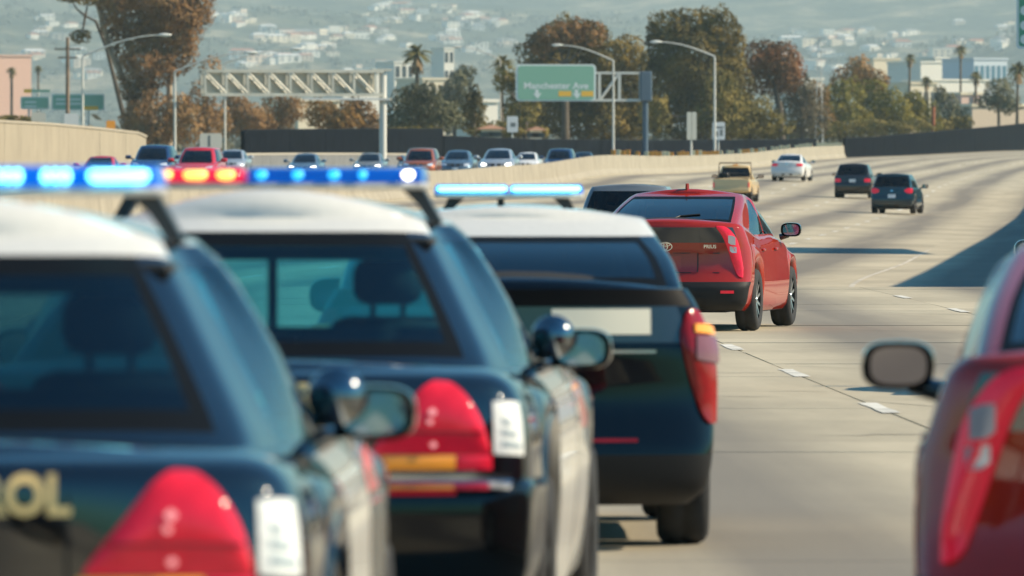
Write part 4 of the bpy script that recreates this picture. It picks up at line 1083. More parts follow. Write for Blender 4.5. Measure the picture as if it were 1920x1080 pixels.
L_brown = leaf_mat('brown_foliage', (.12, .068, .025), (.30, .165, .06), (.44, .28, .11))
L_ochre = leaf_mat('ochre_foliage', (.12, .07, .02), (.26, .14, .035), (.34, .20, .06))
L_dark = leaf_mat('dark_olive_foliage', (.028, .027, .009), (.125, .094, .021), (.33, .22, .05))
L_olive = leaf_mat('olive_foliage', (.05, .046, .012), (.17, .135, .03), (.35, .26, .07))
L_green = leaf_mat('yellow_green_foliage', (.04, .045, .009), (.17, .15, .022), (.38, .29, .045))
L_grey = leaf_mat('grey_green_foliage', (.055, .057, .035), (.14, .135, .07), (.26, .24, .13))
M_bark = mat('pale_bark', (.34, .26, .18), .9, noise=.35, nscale=.8)
M_barkd = mat('dark_bark', (.09, .07, .05), .9, noise=.3, nscale=.8)
def tree(name, label, d, blobs, m, trunks=(), bark=None, leaf=.55, dens=1.0, depth=.8, group=None, base=None, cat='tree'):
    """blobs in photo pixels (px, py, rx, ry); trunks: [[(px, py, radius m), ...], ...]"""
    leaf *= .78
    p = F / d; seed = rnd.randrange(10 ** 6); rr = random.Random(seed)
    px0 = sum(b[0] for b in blobs) / len(blobs); gz = base if base is not None else (ground_z(0, d) if d > 1100 else oz(d) - .05)
    o = Vector(((px0 - 960) / p, d, gz))
    r = thing(name, label, cat, o, 0, group)
    bl = []
    for px, py, rx, ry in blobs:
        c = P(px, py, d + rr.uniform(-1.5, 1.5)) - o
        n = int(dens * 3.4 * rx * ry / (leaf * p) ** 2 * 14) + 60
        bl.append((c, (rx * 1.12 / p, max(rx, ry) / p * depth, ry * 1.12 / p), n))
    V, Fc = leaves(bl, 0, leaf, seed)
    obj('crown', fast_mesh('crown', V, Fc), m, r)
    b = MB()
    if not trunks: trunks = [[(px0, None, .35), (px0 + rr.uniform(-4, 4), sum(q[1] for q in blobs) / len(blobs) + 5, .2)]]
    for t in trunks:
        pts = []; rad = []
        for px, py, ra in t:
            q = P(px, 0, d) - o; q.z = 0.0 if py is None else (P(px, py, d) - o).z
            pts.append(q); rad.append(ra)
        b.tube(pts, rad, 7)
    for k, (c, ra, n) in enumerate(bl):                # limbs into the crown lobes
        t0 = P(trunks[0][-1][0], trunks[0][-1][1], d) - o
        b.tube([t0, (t0 + c) * .5 + Vector((0, 0, -.3)), c], [.16, .10, .05], 5)
    b.build('trunk', bark or M_barkd, r, smooth=60)
    return r

tree('eucalyptus_tree', 'tall rusty brown eucalyptus with pale trunks behind the tan retaining wall', 900,
     [(290, -35, 95, 50), (345, 10, 48, 45), (262, 25, 55, 50), (215, 20, 25, 45), (315, 55, 55, 45), (255, 85, 42, 40), (325, 100, 40, 38), (280, 130, 48, 34), (260, 168, 34, 26), (325, 20, 60, 50), (215, -30, 40, 40)], L_rust,
     trunks=[[(285, None, .8), (280, 200, .7), (283, 150, .5), (300, 60, .35)], [(248, None, .5), (246, 180, .4), (205, 90, .3), (185, 10, .3)], [(316, None, .45), (318, 150, .3), (330, 60, .2)]], bark=M_bark, leaf=.5, dens=1.15)
tree('tree_branch_tuft', 'small dark leafy tuft left of the rusty eucalyptus', 905, [(152, 68, 18, 11), (165, 0, 30, 9), (130, -5, 22, 8)], L_dark, trunks=[[(250, None, .3), (200, 90, .2), (180, 40, .16), (160, 30, .1)]], leaf=.4)
tree('shrub', 'rust and ochre undergrowth at the foot of the eucalyptus', 895, [(300, 215, 50, 40), (255, 225, 26, 34), (340, 228, 34, 36), (285, 250, 60, 18)], L_brown, leaf=.5)
tree('tree', 'brown leafless looking tree behind the left street lamp', 960, [(375, 205, 34, 48), (400, 228, 30, 30), (395, 140, 18, 30)], L_brown, leaf=.5, dens=.7)
tree('tree', 'brown tree below the left part of the truss', 985, [(452, 222, 44, 34), (478, 232, 34, 26), (440, 205, 24, 24)], L_brown, leaf=.5, dens=.9)
tree('tree', 'dull brown tree below the middle of the truss', 1010, [(520, 215, 32, 30), (545, 205, 26, 24), (505, 236, 30, 20)], L_brown, leaf=.5, dens=.9)
tree('tree', 'bright ochre tree between the truss and the sound wall', 930, [(625, 222, 40, 30), (600, 214, 26, 24), (648, 230, 26, 22)], L_ochre, leaf=.5)
tree('cedar_tree', 'spreading grey green cedar right of the white sign post', 860, [(780, 222, 52, 20), (812, 205, 40, 20), (765, 195, 34, 22), (790, 178, 32, 20), (750, 230, 28, 16), (835, 226, 30, 16)], L_grey, leaf=.5)
tree('conifer_tree', 'narrow dark conifer left of the overhead green sign', 880, [(888, 178, 12, 22), (888, 205, 19, 22), (886, 232, 24, 18)], L_dark, leaf=.45)
tree('tree', 'hazy grey tree left of the narrow conifer', 1150, [(858, 165, 24, 26), (848, 195, 34, 26), (872, 140, 16, 16), (830, 215, 26, 22)], L_grey, leaf=.6)
tree('tree', 'olive tree between the conifer and the overhead green sign', 900, [(975, 225, 30, 22), (990, 200, 24, 24), (950, 150, 22, 22)], L_olive, leaf=.5)
tree('big_tree', 'huge rust topped dark tree behind the overhead green sign', 940,
     [(1058, 72, 48, 34), (1012, 96, 34, 34), (1110, 74, 30, 30), (1140, 118, 46, 42), (1180, 110, 30, 38), (1080, 115, 60, 36), (1030, 150, 48, 40), (1105, 170, 58, 48), (1165, 175, 46, 48), (1050, 215, 46, 40), (1120, 225, 60, 36), (1180, 225, 34, 36)], L_dark, leaf=.55, dens=1.2)
tree('tree', 'rust coloured crown on the left shoulder of the huge tree', 934, [(1040, 68, 34, 22), (1075, 60, 30, 22), (1010, 88, 22, 20), (1115, 62, 20, 18)], L_rust, leaf=.5, dens=.8, trunks=[[(1060, None, .5), (1060, 120, .3)]])
tree('big_tree', 'tallest olive crowned tree behind the right street lamp', 950,
     [(1258, 58, 40, 30), (1308, 50, 44, 30), (1352, 62, 40, 36), (1245, 100, 36, 44), (1300, 100, 52, 44), (1362, 105, 36, 42), (1250, 150, 40, 44), (1310, 160, 58, 50), (1372, 160, 34, 46), (1270, 215, 52, 42), (1335, 215, 58, 42), (1385, 212, 30, 36)], L_dark, leaf=.55, dens=1.2)
tree('tree', 'olive shrubby tree at the foot of the tallest tree', 925, [(1350, 175, 34, 40), (1375, 215, 36, 36), (1340, 225, 36, 26), (1230, 215, 26, 34)], L_olive, leaf=.5, dens=.9)
tree('tree', 'round rust topped tree right of the tallest tree', 960, [(1428, 108, 32, 28), (1462, 112, 36, 30), (1440, 142, 42, 32), (1480, 138, 26, 30)], leaf_mat('dark_rust_foliage', (.05, .036, .018), (.18, .09, .036), (.36, .14, .05)), trunks=[[(1468, None, .45), (1462, 200, .35), (1452, 160, .25)]], leaf=.5, dens=1.1)
tree('shrub', 'olive brown bushes beside the speed limit sign', 930, [(1415, 215, 34, 30), (1400, 245, 44, 14), (1440, 235, 40, 22), (1370, 246, 34, 12)], L_olive, leaf=.45)
tree('tree', 'wispy brown grey tree below the rust topped tree', 1060, [(1490, 205, 40, 42), (1520, 225, 34, 30), (1500, 170, 26, 26)], leaf_mat('wispy_foliage', (.07, .055, .035), (.15, .12, .07), (.22, .18, .10)), leaf=.5, dens=.8)
tree('tree', 'dense green tree left of the utility pole bushes at right', 1120, [(1560, 205, 30, 34), (1585, 180, 28, 30), (1550, 235, 30, 20), (1600, 225, 34, 26)], L_green, leaf=.5)
tree('tree', 'broad green tree in the middle of the right hand row', 1125, [(1635, 190, 34, 34), (1668, 205, 34, 32), (1640, 225, 40, 22), (1690, 228, 30, 20)], L_green, leaf=.5)
tree('tree', 'yellowish green bush at the right end of the row', 1130, [(1728, 215, 26, 26), (1710, 195, 22, 22), (1745, 232, 22, 14)], L_green, leaf=.45)
tree('tree', 'tan feathery tree above the right hand row', 1150, [(1610, 130, 22, 22), (1640, 150, 24, 20), (1585, 150, 22, 22), (1625, 165, 30, 18)], L_brown, leaf=.6, dens=.8)
tree('tree', 'hazy dark tree left of the tan commercial block', 1250, [(1775, 205, 24, 28), (1800, 222, 20, 18), (1765, 180, 14, 16)], L_grey, leaf=.6)
tree('tree', 'grey green tree in front of the glass office building', 1300, [(1872, 172, 24, 24), (1860, 190, 30, 14), (1890, 195, 22, 18)], L_grey, leaf=.6)
tree('shrub', 'trimmed green hedge on top of the left sound wall', 760, [(740, 244, 20, 5), (775, 243, 22, 5), (808, 244, 20, 5)], L_olive, leaf=.35)
tree('shrub', 'low bushes left of the pole behind the tan wall', 700, [(20, 223, 34, 6), (55, 226, 14, 6)], L_olive, leaf=.35)
tree('tree', 'small bushes between the houses left of the green sign', 830, [(935, 240, 26, 12), (905, 246, 24, 8), (960, 248, 24, 8), (1010, 248, 20, 10)], L_olive, leaf=.4)

# palms
L_palm = leaf_mat('palm_frond', (.05, .055, .018), (.13, .12, .035), (.24, .19, .07)); M_skirt = mat('dead_frond_skirt', (.30, .20, .10), .9, noise=.3, nscale=1)
def palm(label, d, px, py, rpx, base=None):
    p = F / d; gz = ground_z(0, d) if d > 1100 else oz(d) - .05; top = P(px, py, d); o = Vector((top.x, d, gz)); r = thing('palm_tree', label, 'palm tree', o)
    H = top.z - gz; R = rpx / p; rr = random.Random(int(px * 7 + py))
    MB().tube([(0, 0, 0), (rr.uniform(-.2, .2), 0, H * .5), (0, 0, H)], [.38, .28, .24], 8).build('trunk', M_barkd, r, smooth=60)
    b = MB()
    for k in range(46):
        az = rr.uniform(0, 2 * math.pi); el = rr.uniform(-.5, 1.35); ln = R * rr.uniform(.8, 1.1); prev = None
        u = Vector((math.cos(az), math.sin(az), 0)); s_ = Vector((-u.y, u.x, 0))
        for i in range(6):
            t = i / 5; e2 = el - t * 1.1
            c = Vector((0, 0, H)) + u * ln * t * math.cos(el) + Vector((0, 0, ln * (t * math.sin(el) - .45 * t * t)))
            w = R * .10 * math.sin(math.pi * (.12 + .86 * t)) + .02
            cur = (c - s_ * w + Vector((0, 0, -w * .4)), c + Vector((0, 0, w * .3)), c + s_ * w + Vector((0, 0, -w * .4)))
            if prev: b.add(list(prev) + list(cur), [(0, 1, 4, 3), (1, 2, 5, 4)])
            prev = cur
    b.build('crown', L_palm, r)
    b = MB()
    for k in range(40):
        az = rr.uniform(0, 2 * math.pi); u = Vector((math.cos(az), math.sin(az), 0)); s_ = Vector((-u.y, u.x, 0)) * R * .07
        a = Vector((0, 0, H - R * .05)); c = a + u * R * rr.uniform(.25, .5) + Vector((0, 0, -R * rr.uniform(.5, 1.3)))
        b.add([a - s_, a + s_, c + s_, c - s_], [(0, 1, 2, 3)])
    b.build('frond_skirt', M_skirt, r)
    return r
tree('shrub', 'continuous olive shrubs along the foot of the right hand row', 1115, [(1520, 246, 40, 14), (1580, 244, 44, 16), (1650, 242, 44, 16), (1715, 240, 40, 14), (1465, 248, 36, 12)], L_olive, leaf=.45)
tree('tree', 'golden bush right of the wispy tree', 1118, [(1535, 215, 26, 30), (1530, 180, 20, 24), (1548, 235, 24, 18)], L_ochre, leaf=.45, dens=.8)
tree('tree', 'olive brown tree filling the gap left of the huge tree', 960, [(985, 175, 26, 34), (1000, 215, 30, 30), (965, 205, 20, 26)], L_olive, leaf=.5)
tree('tree', 'sunlit olive tree between the two big trees', 960, [(1205, 150, 26, 34), (1215, 200, 34, 36), (1195, 232, 34, 22)], L_olive, leaf=.5)
tree('tree', 'pale brown bushes right of the green bushes at right', 1135, [(1765, 238, 20, 14), (1790, 234, 22, 14), (1810, 232, 14, 12)], L_olive, leaf=.45)
tree('tree', 'dusty brown tree right of the bright ochre one below the truss', 940, [(680, 222, 26, 26), (665, 205, 20, 22), (700, 232, 22, 18)], L_brown, leaf=.5)
palm('tall fan palm with a tan skirt right of the truss', 1000, 782, 98, 32)
palm('fan palm left above the overhead green sign', 1050, 942, 118, 30)
palm('small fan palm on the horizon above the right hand row', 1500, 1706, 108, 14)
palm('fan palm standing highest against the right hillside', 1500, 1801, 92, 14)
palm('fan palm in front of the white block at right', 1450, 1737, 150, 14)
palm('fan palm left of the glass office building', 1450, 1830, 142, 16)
palm('large fan palm at the right edge below the green sign', 1250, 1908, 128, 24)
palm('small palm above the right hand row, left of the tallest ones', 1400, 1612, 122, 16)
palm('small palm by the pink building, far left', 1600, 72, 128, 10)
palm('small palm in front of the pink building', 1600, 22, 132, 12)

# ------------------------------------------------------------------ far city: tree belts, buildings, hillside houses
r_ = np.random.default_rng(5); bl = []
for k in range(620):
    d = 1300 * (6.3 ** r_.random()); px = r_.uniform(-60, 1980); p = F / d
    hgt = r_.uniform(4, 11); w = r_.uniform(5, 12); c = Vector(((px - 960) / p, d, ground_z(0, d) + hgt * .45))
    bl.append((c, (w, w, hgt * .6), 46))
V, Fc = leaves(bl, 0, 2.4, 11, shell=.3)
ft = obj('far_trees', fast_mesh('far_trees', V, Fc), leaf_mat('far_tree_foliage', (.03, .035, .02), (.08, .075, .04), (.17, .14, .08), .05))
ft['kind'] = 'stuff'; ft['label'] = 'hazy belt of street trees across the plain below the hills'; ft['category'] = 'trees'
bl = []
for k in range(1500):
    X = r_.uniform(-900, 900); Y = r_.uniform(8950, 13000); w = r_.uniform(5, 14)
    bl.append((Vector((X, Y, hill_z(X, Y) + w * .3)), (w, w, w * .6), 16))
V, Fc = leaves(bl, 0, 7.0, 12, shell=.3)
ft = obj('hillside_scrub', fast_mesh('hillside_scrub', V, Fc), leaf_mat('scrub_foliage', (.018, .026, .016), (.04, .05, .026), (.09, .085, .05), .02))
ft['kind'] = 'stuff'; ft['label'] = 'dark scrub and garden trees scattered over the hillside'; ft['category'] = 'scrub'

WALLS = [mat('stucco_white', (.80, .76, .66), .9), mat('stucco_cream', (.74, .64, .47), .9), mat('stucco_tan', (.60, .48, .36), .9), mat('stucco_pink', (.66, .46, .38), .9)]
ROOFS = [mat('roof_tile_red', (.38, .14, .07), .9), mat('roof_grey', (.28, .27, .26), .9), mat('roof_white', (.66, .65, .62), .9)]
M_win = mat('window_dark', (.05, .06, .07), .2)
HM = {}
def house_meshes(v):
    if v in HM: return HM[v]
    rr = random.Random(v); w, dp, h = rr.uniform(7, 13), rr.uniform(6, 9), rr.uniform(3.2, 7.5)
    a = MB(); a.box(-w / 2, w / 2, 0, dp, -4, h)
    if v % 3 == 0: a.box(-w / 2 - 4, -w / 2 - .002, 1.0, dp, -4, h * .62)
    rf = MB()
    if v % 2 == 0:
        rf.add([(-w / 2 - .5, -.5, h + .003), (w / 2 + .5, -.5, h + .003), (w / 2 + .5, dp + .5, h + .003), (-w / 2 - .5, dp + .5, h + .003), (-w / 2 + 1.2, dp / 2, h + 1.8), (w / 2 - 1.2, dp / 2, h + 1.8)], [(0, 1, 5, 4), (1, 2, 5), (2, 3, 4, 5), (3, 0, 4), (0, 3, 2, 1)])
    else: rf.box(-w / 2 - .3, w / 2 + .3, -.3, dp + .3, h + .003, h + .5)
    if v % 3 == 0: rf.box(-w / 2 - 4.2, -w / 2 - .31, .8, dp, h * .62 + .003, h * .62 + .4)
    wins = []
    for fl in range(1 if h < 5 else 2):
        for i in range(3):
            x = -w / 2 + w * (i + .5) / 3; z = .9 + fl * 2.9
            wins.append(mesh('window', [(x - .8, -.06, z), (x + .8, -.06, z), (x + .8, -.06, z + 1.5), (x - .8, -.06, z + 1.5), (x - .8, .02, z), (x + .8, .02, z), (x + .8, .02, z + 1.5), (x - .8, .02, z + 1.5)], [(0, 1, 2, 3), (0, 4, 5, 1), (1, 5, 6, 2), (2, 6, 7, 3), (3, 7, 4, 0)]))
    HM[v] = (mesh('wall', a.V, a.F), mesh('roof', rf.V, rf.F), wins); return HM[v]
WN = ['white', 'cream', 'tan', 'pink']; RN = ['red tiled', 'grey', 'pale flat']
where = {}
def house(px, py, place, wi=None):
    q = on_hill(px, py)
    if not q: return
    v = rnd.randrange(12); wi = rnd.choice([0, 0, 0, 1, 1, 2]) if wi is None else wi; ri = rnd.choice([0, 1, 2, 2])
    lab = '%s house, %s roof, %s' % (WN[wi], RN[ri], place)
    r = thing('hillside_house', lab, 'house', q, rnd.uniform(.1, 1.1), 'hillside houses, %s %s, %s' % (WN[wi], RN[ri], place))
    where.setdefault(lab, []).append((px, r)); s = rnd.uniform(1.1, 2.0); r.scale = (s * rnd.uniform(1, 1.5), s, s * .8)
    w, rf, wins = house_meshes(v)
    for nm, me, m in [('wall', w, WALLS[wi]), ('roof', rf, ROOFS[ri])] + [('window', k, M_win) for k in wins]:
        o = bpy.data.objects.new(nm, me); C.objects.link(o); o.parent = r
        if not me.materials: me.materials.append(m)
        o.material_slots[0].link = 'OBJECT'; o.material_slots[0].material = m
for x0, x1, y0, y1, cnt, place in ((470, 590, 60, 82, 12, 'above the left part of the truss'), (600, 740, 58, 84, 14, 'above the right part of the truss'), (690, 860, 8, 46, 20, 'high on the slope above the truss'),
        (540, 640, 92, 118, 9, 'just above the truss'), (420, 540, 105, 128, 8, 'just behind the truss top'), (740, 860, 66, 96, 8, 'above the tall fan palm'), (850, 985, 30, 60, 15, 'high left of the huge tree'), (880, 960, 78, 104, 7, 'left of the huge tree'),
        (640, 760, 118, 150, 8, 'low behind the truss end'), (390, 480, 30, 52, 7, 'right of the eucalyptus crown'), (60, 190, 26, 80, 8, 'left of the eucalyptus crown'),
        (1485, 1560, 60, 105, 12, 'around the utility pole'), (1550, 1650, 58, 100, 14, 'right of the utility pole'), (1640, 1790, 64, 112, 10, 'low on the right hillside'), (1780, 1900, 44, 92, 9, 'on the dark spur at the right'), (1470, 1640, 105, 140, 8, 'at the foot of the right hillside'), (30, 190, 100, 150, 8, 'low behind the far left signs')):
    for k in range(cnt): house(rnd.uniform(x0, x1), rnd.uniform(y0, y1), place)

ORD = ['leftmost', 'second from left', 'third from left', 'fourth from left', 'fifth from left', 'sixth from left']
for lab, hs in where.items():
    hs.sort(key=lambda q: q[0])
    if len(hs) > 1:
        for i, (q, r) in enumerate(hs): r['label'] = lab + ', ' + ('rightmost' if i == len(hs) - 1 else ORD[min(i, 5)])
def building(name, label, px0, px1, ytop, d, wm, wd=14, floors=3, cols=6, band=None, roof=None, cat='building'):
    p = F / d; x0, x1 = (px0 - 960) / p, (px1 - 960) / p; gz = ground_z(0, d) if d > 1100 else oz(d) - .05; top = P(0, ytop, d).z - gz; w = x1 - x0
    r = thing(name, label, cat, ((x0 + x1) / 2, d, gz), .42)
    MB().box(-w / 2, w / 2, 0, wd, 0, top).build('wall', wm, r)
    MB().box(-w / 2 - .25, w / 2 + .25, -.25, wd + .25, top + .003, top + .45).build('roof', roof or wm, r)
    if cols:
        fh = top / floors; cw = w / cols; me = None
        hw, hh = cw * .32, fh * .28
        me = mesh('window', [(-hw, -.07, -hh), (hw, -.07, -hh), (hw, -.07, hh), (-hw, -.07, hh), (-hw, .02, -hh), (hw, .02, -hh), (hw, .02, hh), (-hw, .02, hh)], [(0, 1, 2, 3), (0, 4, 5, 1), (1, 5, 6, 2), (2, 6, 7, 3), (3, 7, 4, 0)])
        for f in range(floors):
            for c in range(cols): obj('window', me, band or M_win, r, loc=(-w / 2 + cw * (c + .5), 0, fh * (f + .55)))
    return r
W0, W1, W2, W3 = WALLS
M_gl = mat('blue_glass_facade', (.14, .26, .34), .15, metal=.2)
building('office_building', 'pink block at the far left edge', -30, 62, 106, 2200, mat('salmon_stucco', (.74, .46, .35), .9), 20, 4, 0)
building('white_building', 'white commercial block with a stepped top at right', 1722, 1800, 118, 2300, W0, 20, 3, 0)
building('white_building', 'taller white block behind the stepped one', 1752, 1780, 110, 2360, W0, 12, 4, 2)
building('office_building', 'glass office building with pale bands at the far right', 1822, 1892, 112, 2200, mat('pale_blue_concrete', (.60, .66, .70), .7), 18, 3, 6, M_gl)
building('white_building', 'low white building below the glass office', 1740, 1860, 152, 1900, W0, 14, 2, 0)
building('white_building', 'low white building behind the small palms at right', 1700, 1760, 158, 1850, W1, 14, 2, 4)
building('commercial_block', 'tan low commercial block above the right sound wall', 1815, 1960, 200, 1350, W2, 12, 1, 0, roof=W1)
building('commercial_block', 'peach box behind the tan commercial block', 1800, 1842, 178, 1450, W3, 10, 1, 0, roof=W1)
building('white_building', 'pale tower left of the tall fan palm', 738, 778, 118, 2500, W0, 14, 5, 3)
building('white_building', 'slim white tower above the hazy grey tree', 832, 852, 92, 2600, W0, 10, 6, 2)
building('white_building', 'cream building under the truss', 556, 640, 190, 1250, W1, 12, 2, 0)
building('white_building', 'white rounded corner house left of the overhead sign', 905, 935, 192, 1150, W0, 10, 1, 0)
building('white_building', 'pale building behind the hazy trees left of the sign', 790, 850, 150, 1800, W1, 14, 3, 4)
building('white_building', 'white far block behind the truss', 640, 720, 138, 2400, W0, 14, 3, 0)
building('white_building', 'white low block right of the wispy tree', 1500, 1545, 150, 1900, W0, 14, 2, 4)
building('white_building', 'cream low block above the tan feathery tree', 1635, 1690, 112, 2500, W1, 14, 2, 0)
def cottage(label, px0, px1, yeave, yridge, d, wm, rm):
    p = F / d; x0, x1 = (px0 - 960) / p, (px1 - 960) / p; w = x1 - x0; gz = oz(d) - .05; e = P(0, yeave, d).z - gz; t = P(0, yridge, d).z - gz
    r = thing('house', label, 'house', ((x0 + x1) / 2, d, gz))
    MB().box(-w / 2, w / 2, 0, 8, 0, e).build('wall', wm, r)
    MB().add([(-w / 2 - .5, -.6, e + .003), (w / 2 + .5, -.6, e + .003), (w / 2 + .5, 8.6, e + .003), (-w / 2 - .5, 8.6, e + .003), (-w / 2 + .8, 4, t), (w / 2 - .8, 4, t)], [(0, 1, 5, 4), (1, 2, 5), (2, 3, 4, 5), (3, 0, 4), (0, 3, 2, 1)]).build('roof', rm, r)
    for k in (-.25, .2): MB().box(w * k - .6, w * k + .6, -.06, -.004, e * .72, e * .9).build('window', M_win, r)
M_or = mat('orange_tile', (.34, .17, .09), .85)
cottage('cottage with orange eaves below the white corner house', 902, 940, 242, 234, 815, W0, M_or)
cottage('house with orange roof by the foot of the huge tree', 994, 1016, 244, 237, 820, W0, M_or)

# ------------------------------------------------------------------ street lamps, poles, signs
M_galv = mat('galvanised_steel', (.62, .60, .53), .55); M_lamph = mat('lamp_head', (.78, .77, .70), .5)
M_greyp = mat('blue_grey_post', (.07, .11, .15), .5)
def street_lamp(label, pole, ytop, end, yend, d, ybase=None, m=None, rad=.10):
    p = F / d; o = P(pole, 0, d); gz = oz(d) - .05 if ybase is None else P(0, ybase, d).z; o.z = gz
    r = thing('street_lamp', label, 'street lamp', o); T = P(pole, ytop, d) - o; E = P(end, yend, d) - o
    MB().tube([(0, 0, 0), T], [rad * 1.15, rad * .8], 8).build('pole', m or M_galv, r, smooth=60)
    pts = []; n = 9
    for i in range(n):
        t = i / (n - 1); pts.append(Vector((E.x * t, 0, T.z + (E.z - T.z) * math.sin(t * math.pi / 2))))
    MB().tube(pts, [rad * .75 - rad * .3 * i / (n - 1) for i in range(n)], 8).build('arm', m or M_galv, r, smooth=60)
    sg = 1 if E.x > 0 else -1
    b = MB(); b.ellipsoid((E.x + sg * .35, 0, E.z + .02), (.52, .2, .11), 14, 8); o2 = b.build('lamp_head', M_lamph, r, smooth=60)
    MB().ellipsoid((E.x + sg * .42, 0, E.z - .07), (.28, .14, .07), 12, 6).build('lens', mat('lamp_lens', (.6, .6, .55), .2), o2, smooth=60)
    return r
street_lamp('street lamp arching in front of the eucalyptus at the left', 155, 106, 300, 66, 620)
street_lamp('street lamp on the tall pole right of the eucalyptus', 328, 134, 462, 99, 640)
street_lamp('street lamp with its arm above the left part of the truss', 422, 118, 548, 92, 760, rad=.09)
street_lamp('street lamp arching left above the overhead green sign', 1150, 114, 1052, 85, 760)
street_lamp('street lamp arching left in front of the tallest tree', 1340, 106, 1238, 79, 700)
street_lamp('faint far street lamp arching left beyond the fan palm', 938, 112, 862, 88, 950, rad=.085)
dB = 203.0; ex = 22.0; zg = float(pch(RZD, RZ, dB)) - .04  # unseen board, added and sized to cast the shadow streak
r = thing('shadow_board', 'unseen board on two posts, added right of the view to streak shadow across the lanes', 'shadow_board', (ex, dB, zg))
MB().box(-.15, .15, -7.0, 7.0, 8.9, 11.3).build('board', M_galv, r)
for dy in (-4, 4): MB().tube([(.30, dy, 0), (.30, dy, 11)], .13, 8).build('post', M_galv, r)
for zz in (8.8, 11.32): MB().box(-.2, .2, -7.1, 7.1, zz, zz + .08).build('trim', M_galv, r)
b = MB()
for k, (px, y0, y1) in enumerate(((127, 72, 232),)):
    d = 720; o = P(px, 0, d); o.z = oz(d) - .05
    r = thing('utility_pole', 'weathered wooden utility pole left of the eucalyptus', 'pole', o)
    MB().tube([(0, 0, 0), (0, 0, P(0, 70, d).z - o.z)], [.2, .14], 8).build('pole', mat('weathered_wood', (.22, .15, .10), .9, noise=.5, nscale=.8), r, smooth=60)
    for zz, w in ((92, 1.1), (108, .8)): MB().box(-w, w, -.06, .06, P(0, zz, d).z - o.z - .08, P(0, zz, d).z - o.z + .08).build('cross_arm', M_bark, r)
d = 1100; o = P(1536, 0, d); o.z = oz(1100) - .05
r = thing('transmission_pole', 'tall pale lattice pole above the right hand bushes', 'pole', o)
hh = P(0, 68, d).z - o.z
for sx in (-1, 1): MB().tube([(sx * .5, 0, 0), (sx * .16, 0, hh)], [.08, .05], 6).build('leg', M_galv, r)
for k in range(12):
    z0, z1 = hh * k / 12, hh * (k + 1) / 12; w0, w1 = .5 - .34 * k / 12, .5 - .34 * (k + 1) / 12; s_ = 1 if k % 2 else -1
    MB().tube([(-s_ * w0, 0, z0), (s_ * w1, 0, z1)], .035, 5).build('brace', M_galv, r)
for zz in (.98, .86): MB().box(-.9, .9, -.05, .05, hh * zz, hh * zz + .12).build('cross_arm', M_galv, r)
d = 1120; o = P(1750, 0, d); o.z = oz(d) - .05
r = thing('rusty_pole', 'short rust red pole right of the green bushes', 'pole', o); MB().tube([(0, 0, 0), (0, 0, P(0, 200, d).z - o.z)], .22, 8).build('shaft', mat('rust_red', (.36, .10, .04), .8), r, smooth=60); MB().tube([(0, 0, P(0, 200, d).z - o.z), (0, 0, P(0, 197, d).z - o.z)], .28, 8).build('cap', M_barkd, r)

# overhead truss with its post
d = 510; p = F / d; o = P(718, 0, d); o.z = oz(d) - .05
M_truss = mat('truss_grey', (.62, .58, .47), .6, noise=.15, nscale=1); M_trussd = mat('truss_back', (.62, .58, .46), .7)
r = thing('sign_truss', 'long grey lattice truss over the oncoming lanes on a white post', 'gantry', o, .22)
H = lambda y: P(0, y, d).z - o.z
xl, xr = (376 - 718) / p, (700 - 718) / p
MB().box(xl, xr + .3, .66, .70, H(176), H(136)).build('back_panel', mat('truss_back', (.66, .60, .45), .7), r)
MB().tube([(0, 0, 0), (0, 0, H(131))], .225, 14).build('post', mat('white_post', (.62, .60, .53), .6), r, smooth=60)
for dy in (-.55, .55):
    for y in (134, 178): MB().box(xl, xr + .5, dy - .09, dy + .09, H(y) - .09, H(y) + .09).build('chord', M_truss, r)
    nb = 8; bw = (xr - xl) / nb
    for k in range(nb + 1):
        x = xl + bw * k; MB().box(x - .07, x + .07, dy - .06, dy + .06, H(178) + .09, H(134) - .09).build('upright', M_truss, r)
        if k < nb: MB().tube([(x + .05, dy, H(134) - .1), (x + bw - .05, dy, H(178) + .1)], .085, 6).build('diagonal', M_truss, r)
for k in range(9):
    x = xl + (xr - xl) / 8 * k
    for y in (134, 178): MB().box(x - .04, x + .04, -.48, .48, H(y) - .04, H(y) + .04).build('cross_tie', M_truss, r)
MB().box((562 - 718) / p, .25, -.75, -.35, H(188), H(184)).build('walkway', mat('walkway_pale', (.6, .6, .56), .6), r)
for y in (131, 186): MB().box(-.7, .5, -.3, .3, H(y) - .06, H(y) + .06).build('post_bracket', M_truss, r)

# green overhead sign
d = 770; p = F / d; o = P(1210, 0, d); o.z = oz(d) - .05
M_sign = mat('sign_green', (.24, .46, .33), .5); M_signw = mat('sign_white', (.72, .76, .72), .5); M_signy = mat('sign_yellow', (.90, .50, .05), .5)
r = thing('overhead_sign', 'green overhead exit sign with two arrows on a cantilever arm', 'sign', o, .16)
X = lambda px: (px - 1210) / p
H = lambda y: P(0, y, d).z - o.z
def rr_poly(x0, x1, z0, z1, rd, n=5):
    pts = []
    for cx, cz, a in ((x1 - rd, z0 + rd, -90), (x1 - rd, z1 - rd, 0), (x0 + rd, z1 - rd, 90), (x0 + rd, z0 + rd, 180)):
        for i in range(n + 1): w = math.radians(a + 90 * i / n); pts.append((cx + rd * math.cos(w), cz + rd * math.sin(w)))
    return pts
fr = MB().prism(rr_poly(X(962), X(1114), H(190), H(121), .35), -.60, -.50).build('sign_panel', M_signw, r)
MB().prism(rr_poly(X(966), X(1110), H(187.5), H(124), .28), -.625, -.601).build('sign_face', M_sign, fr)
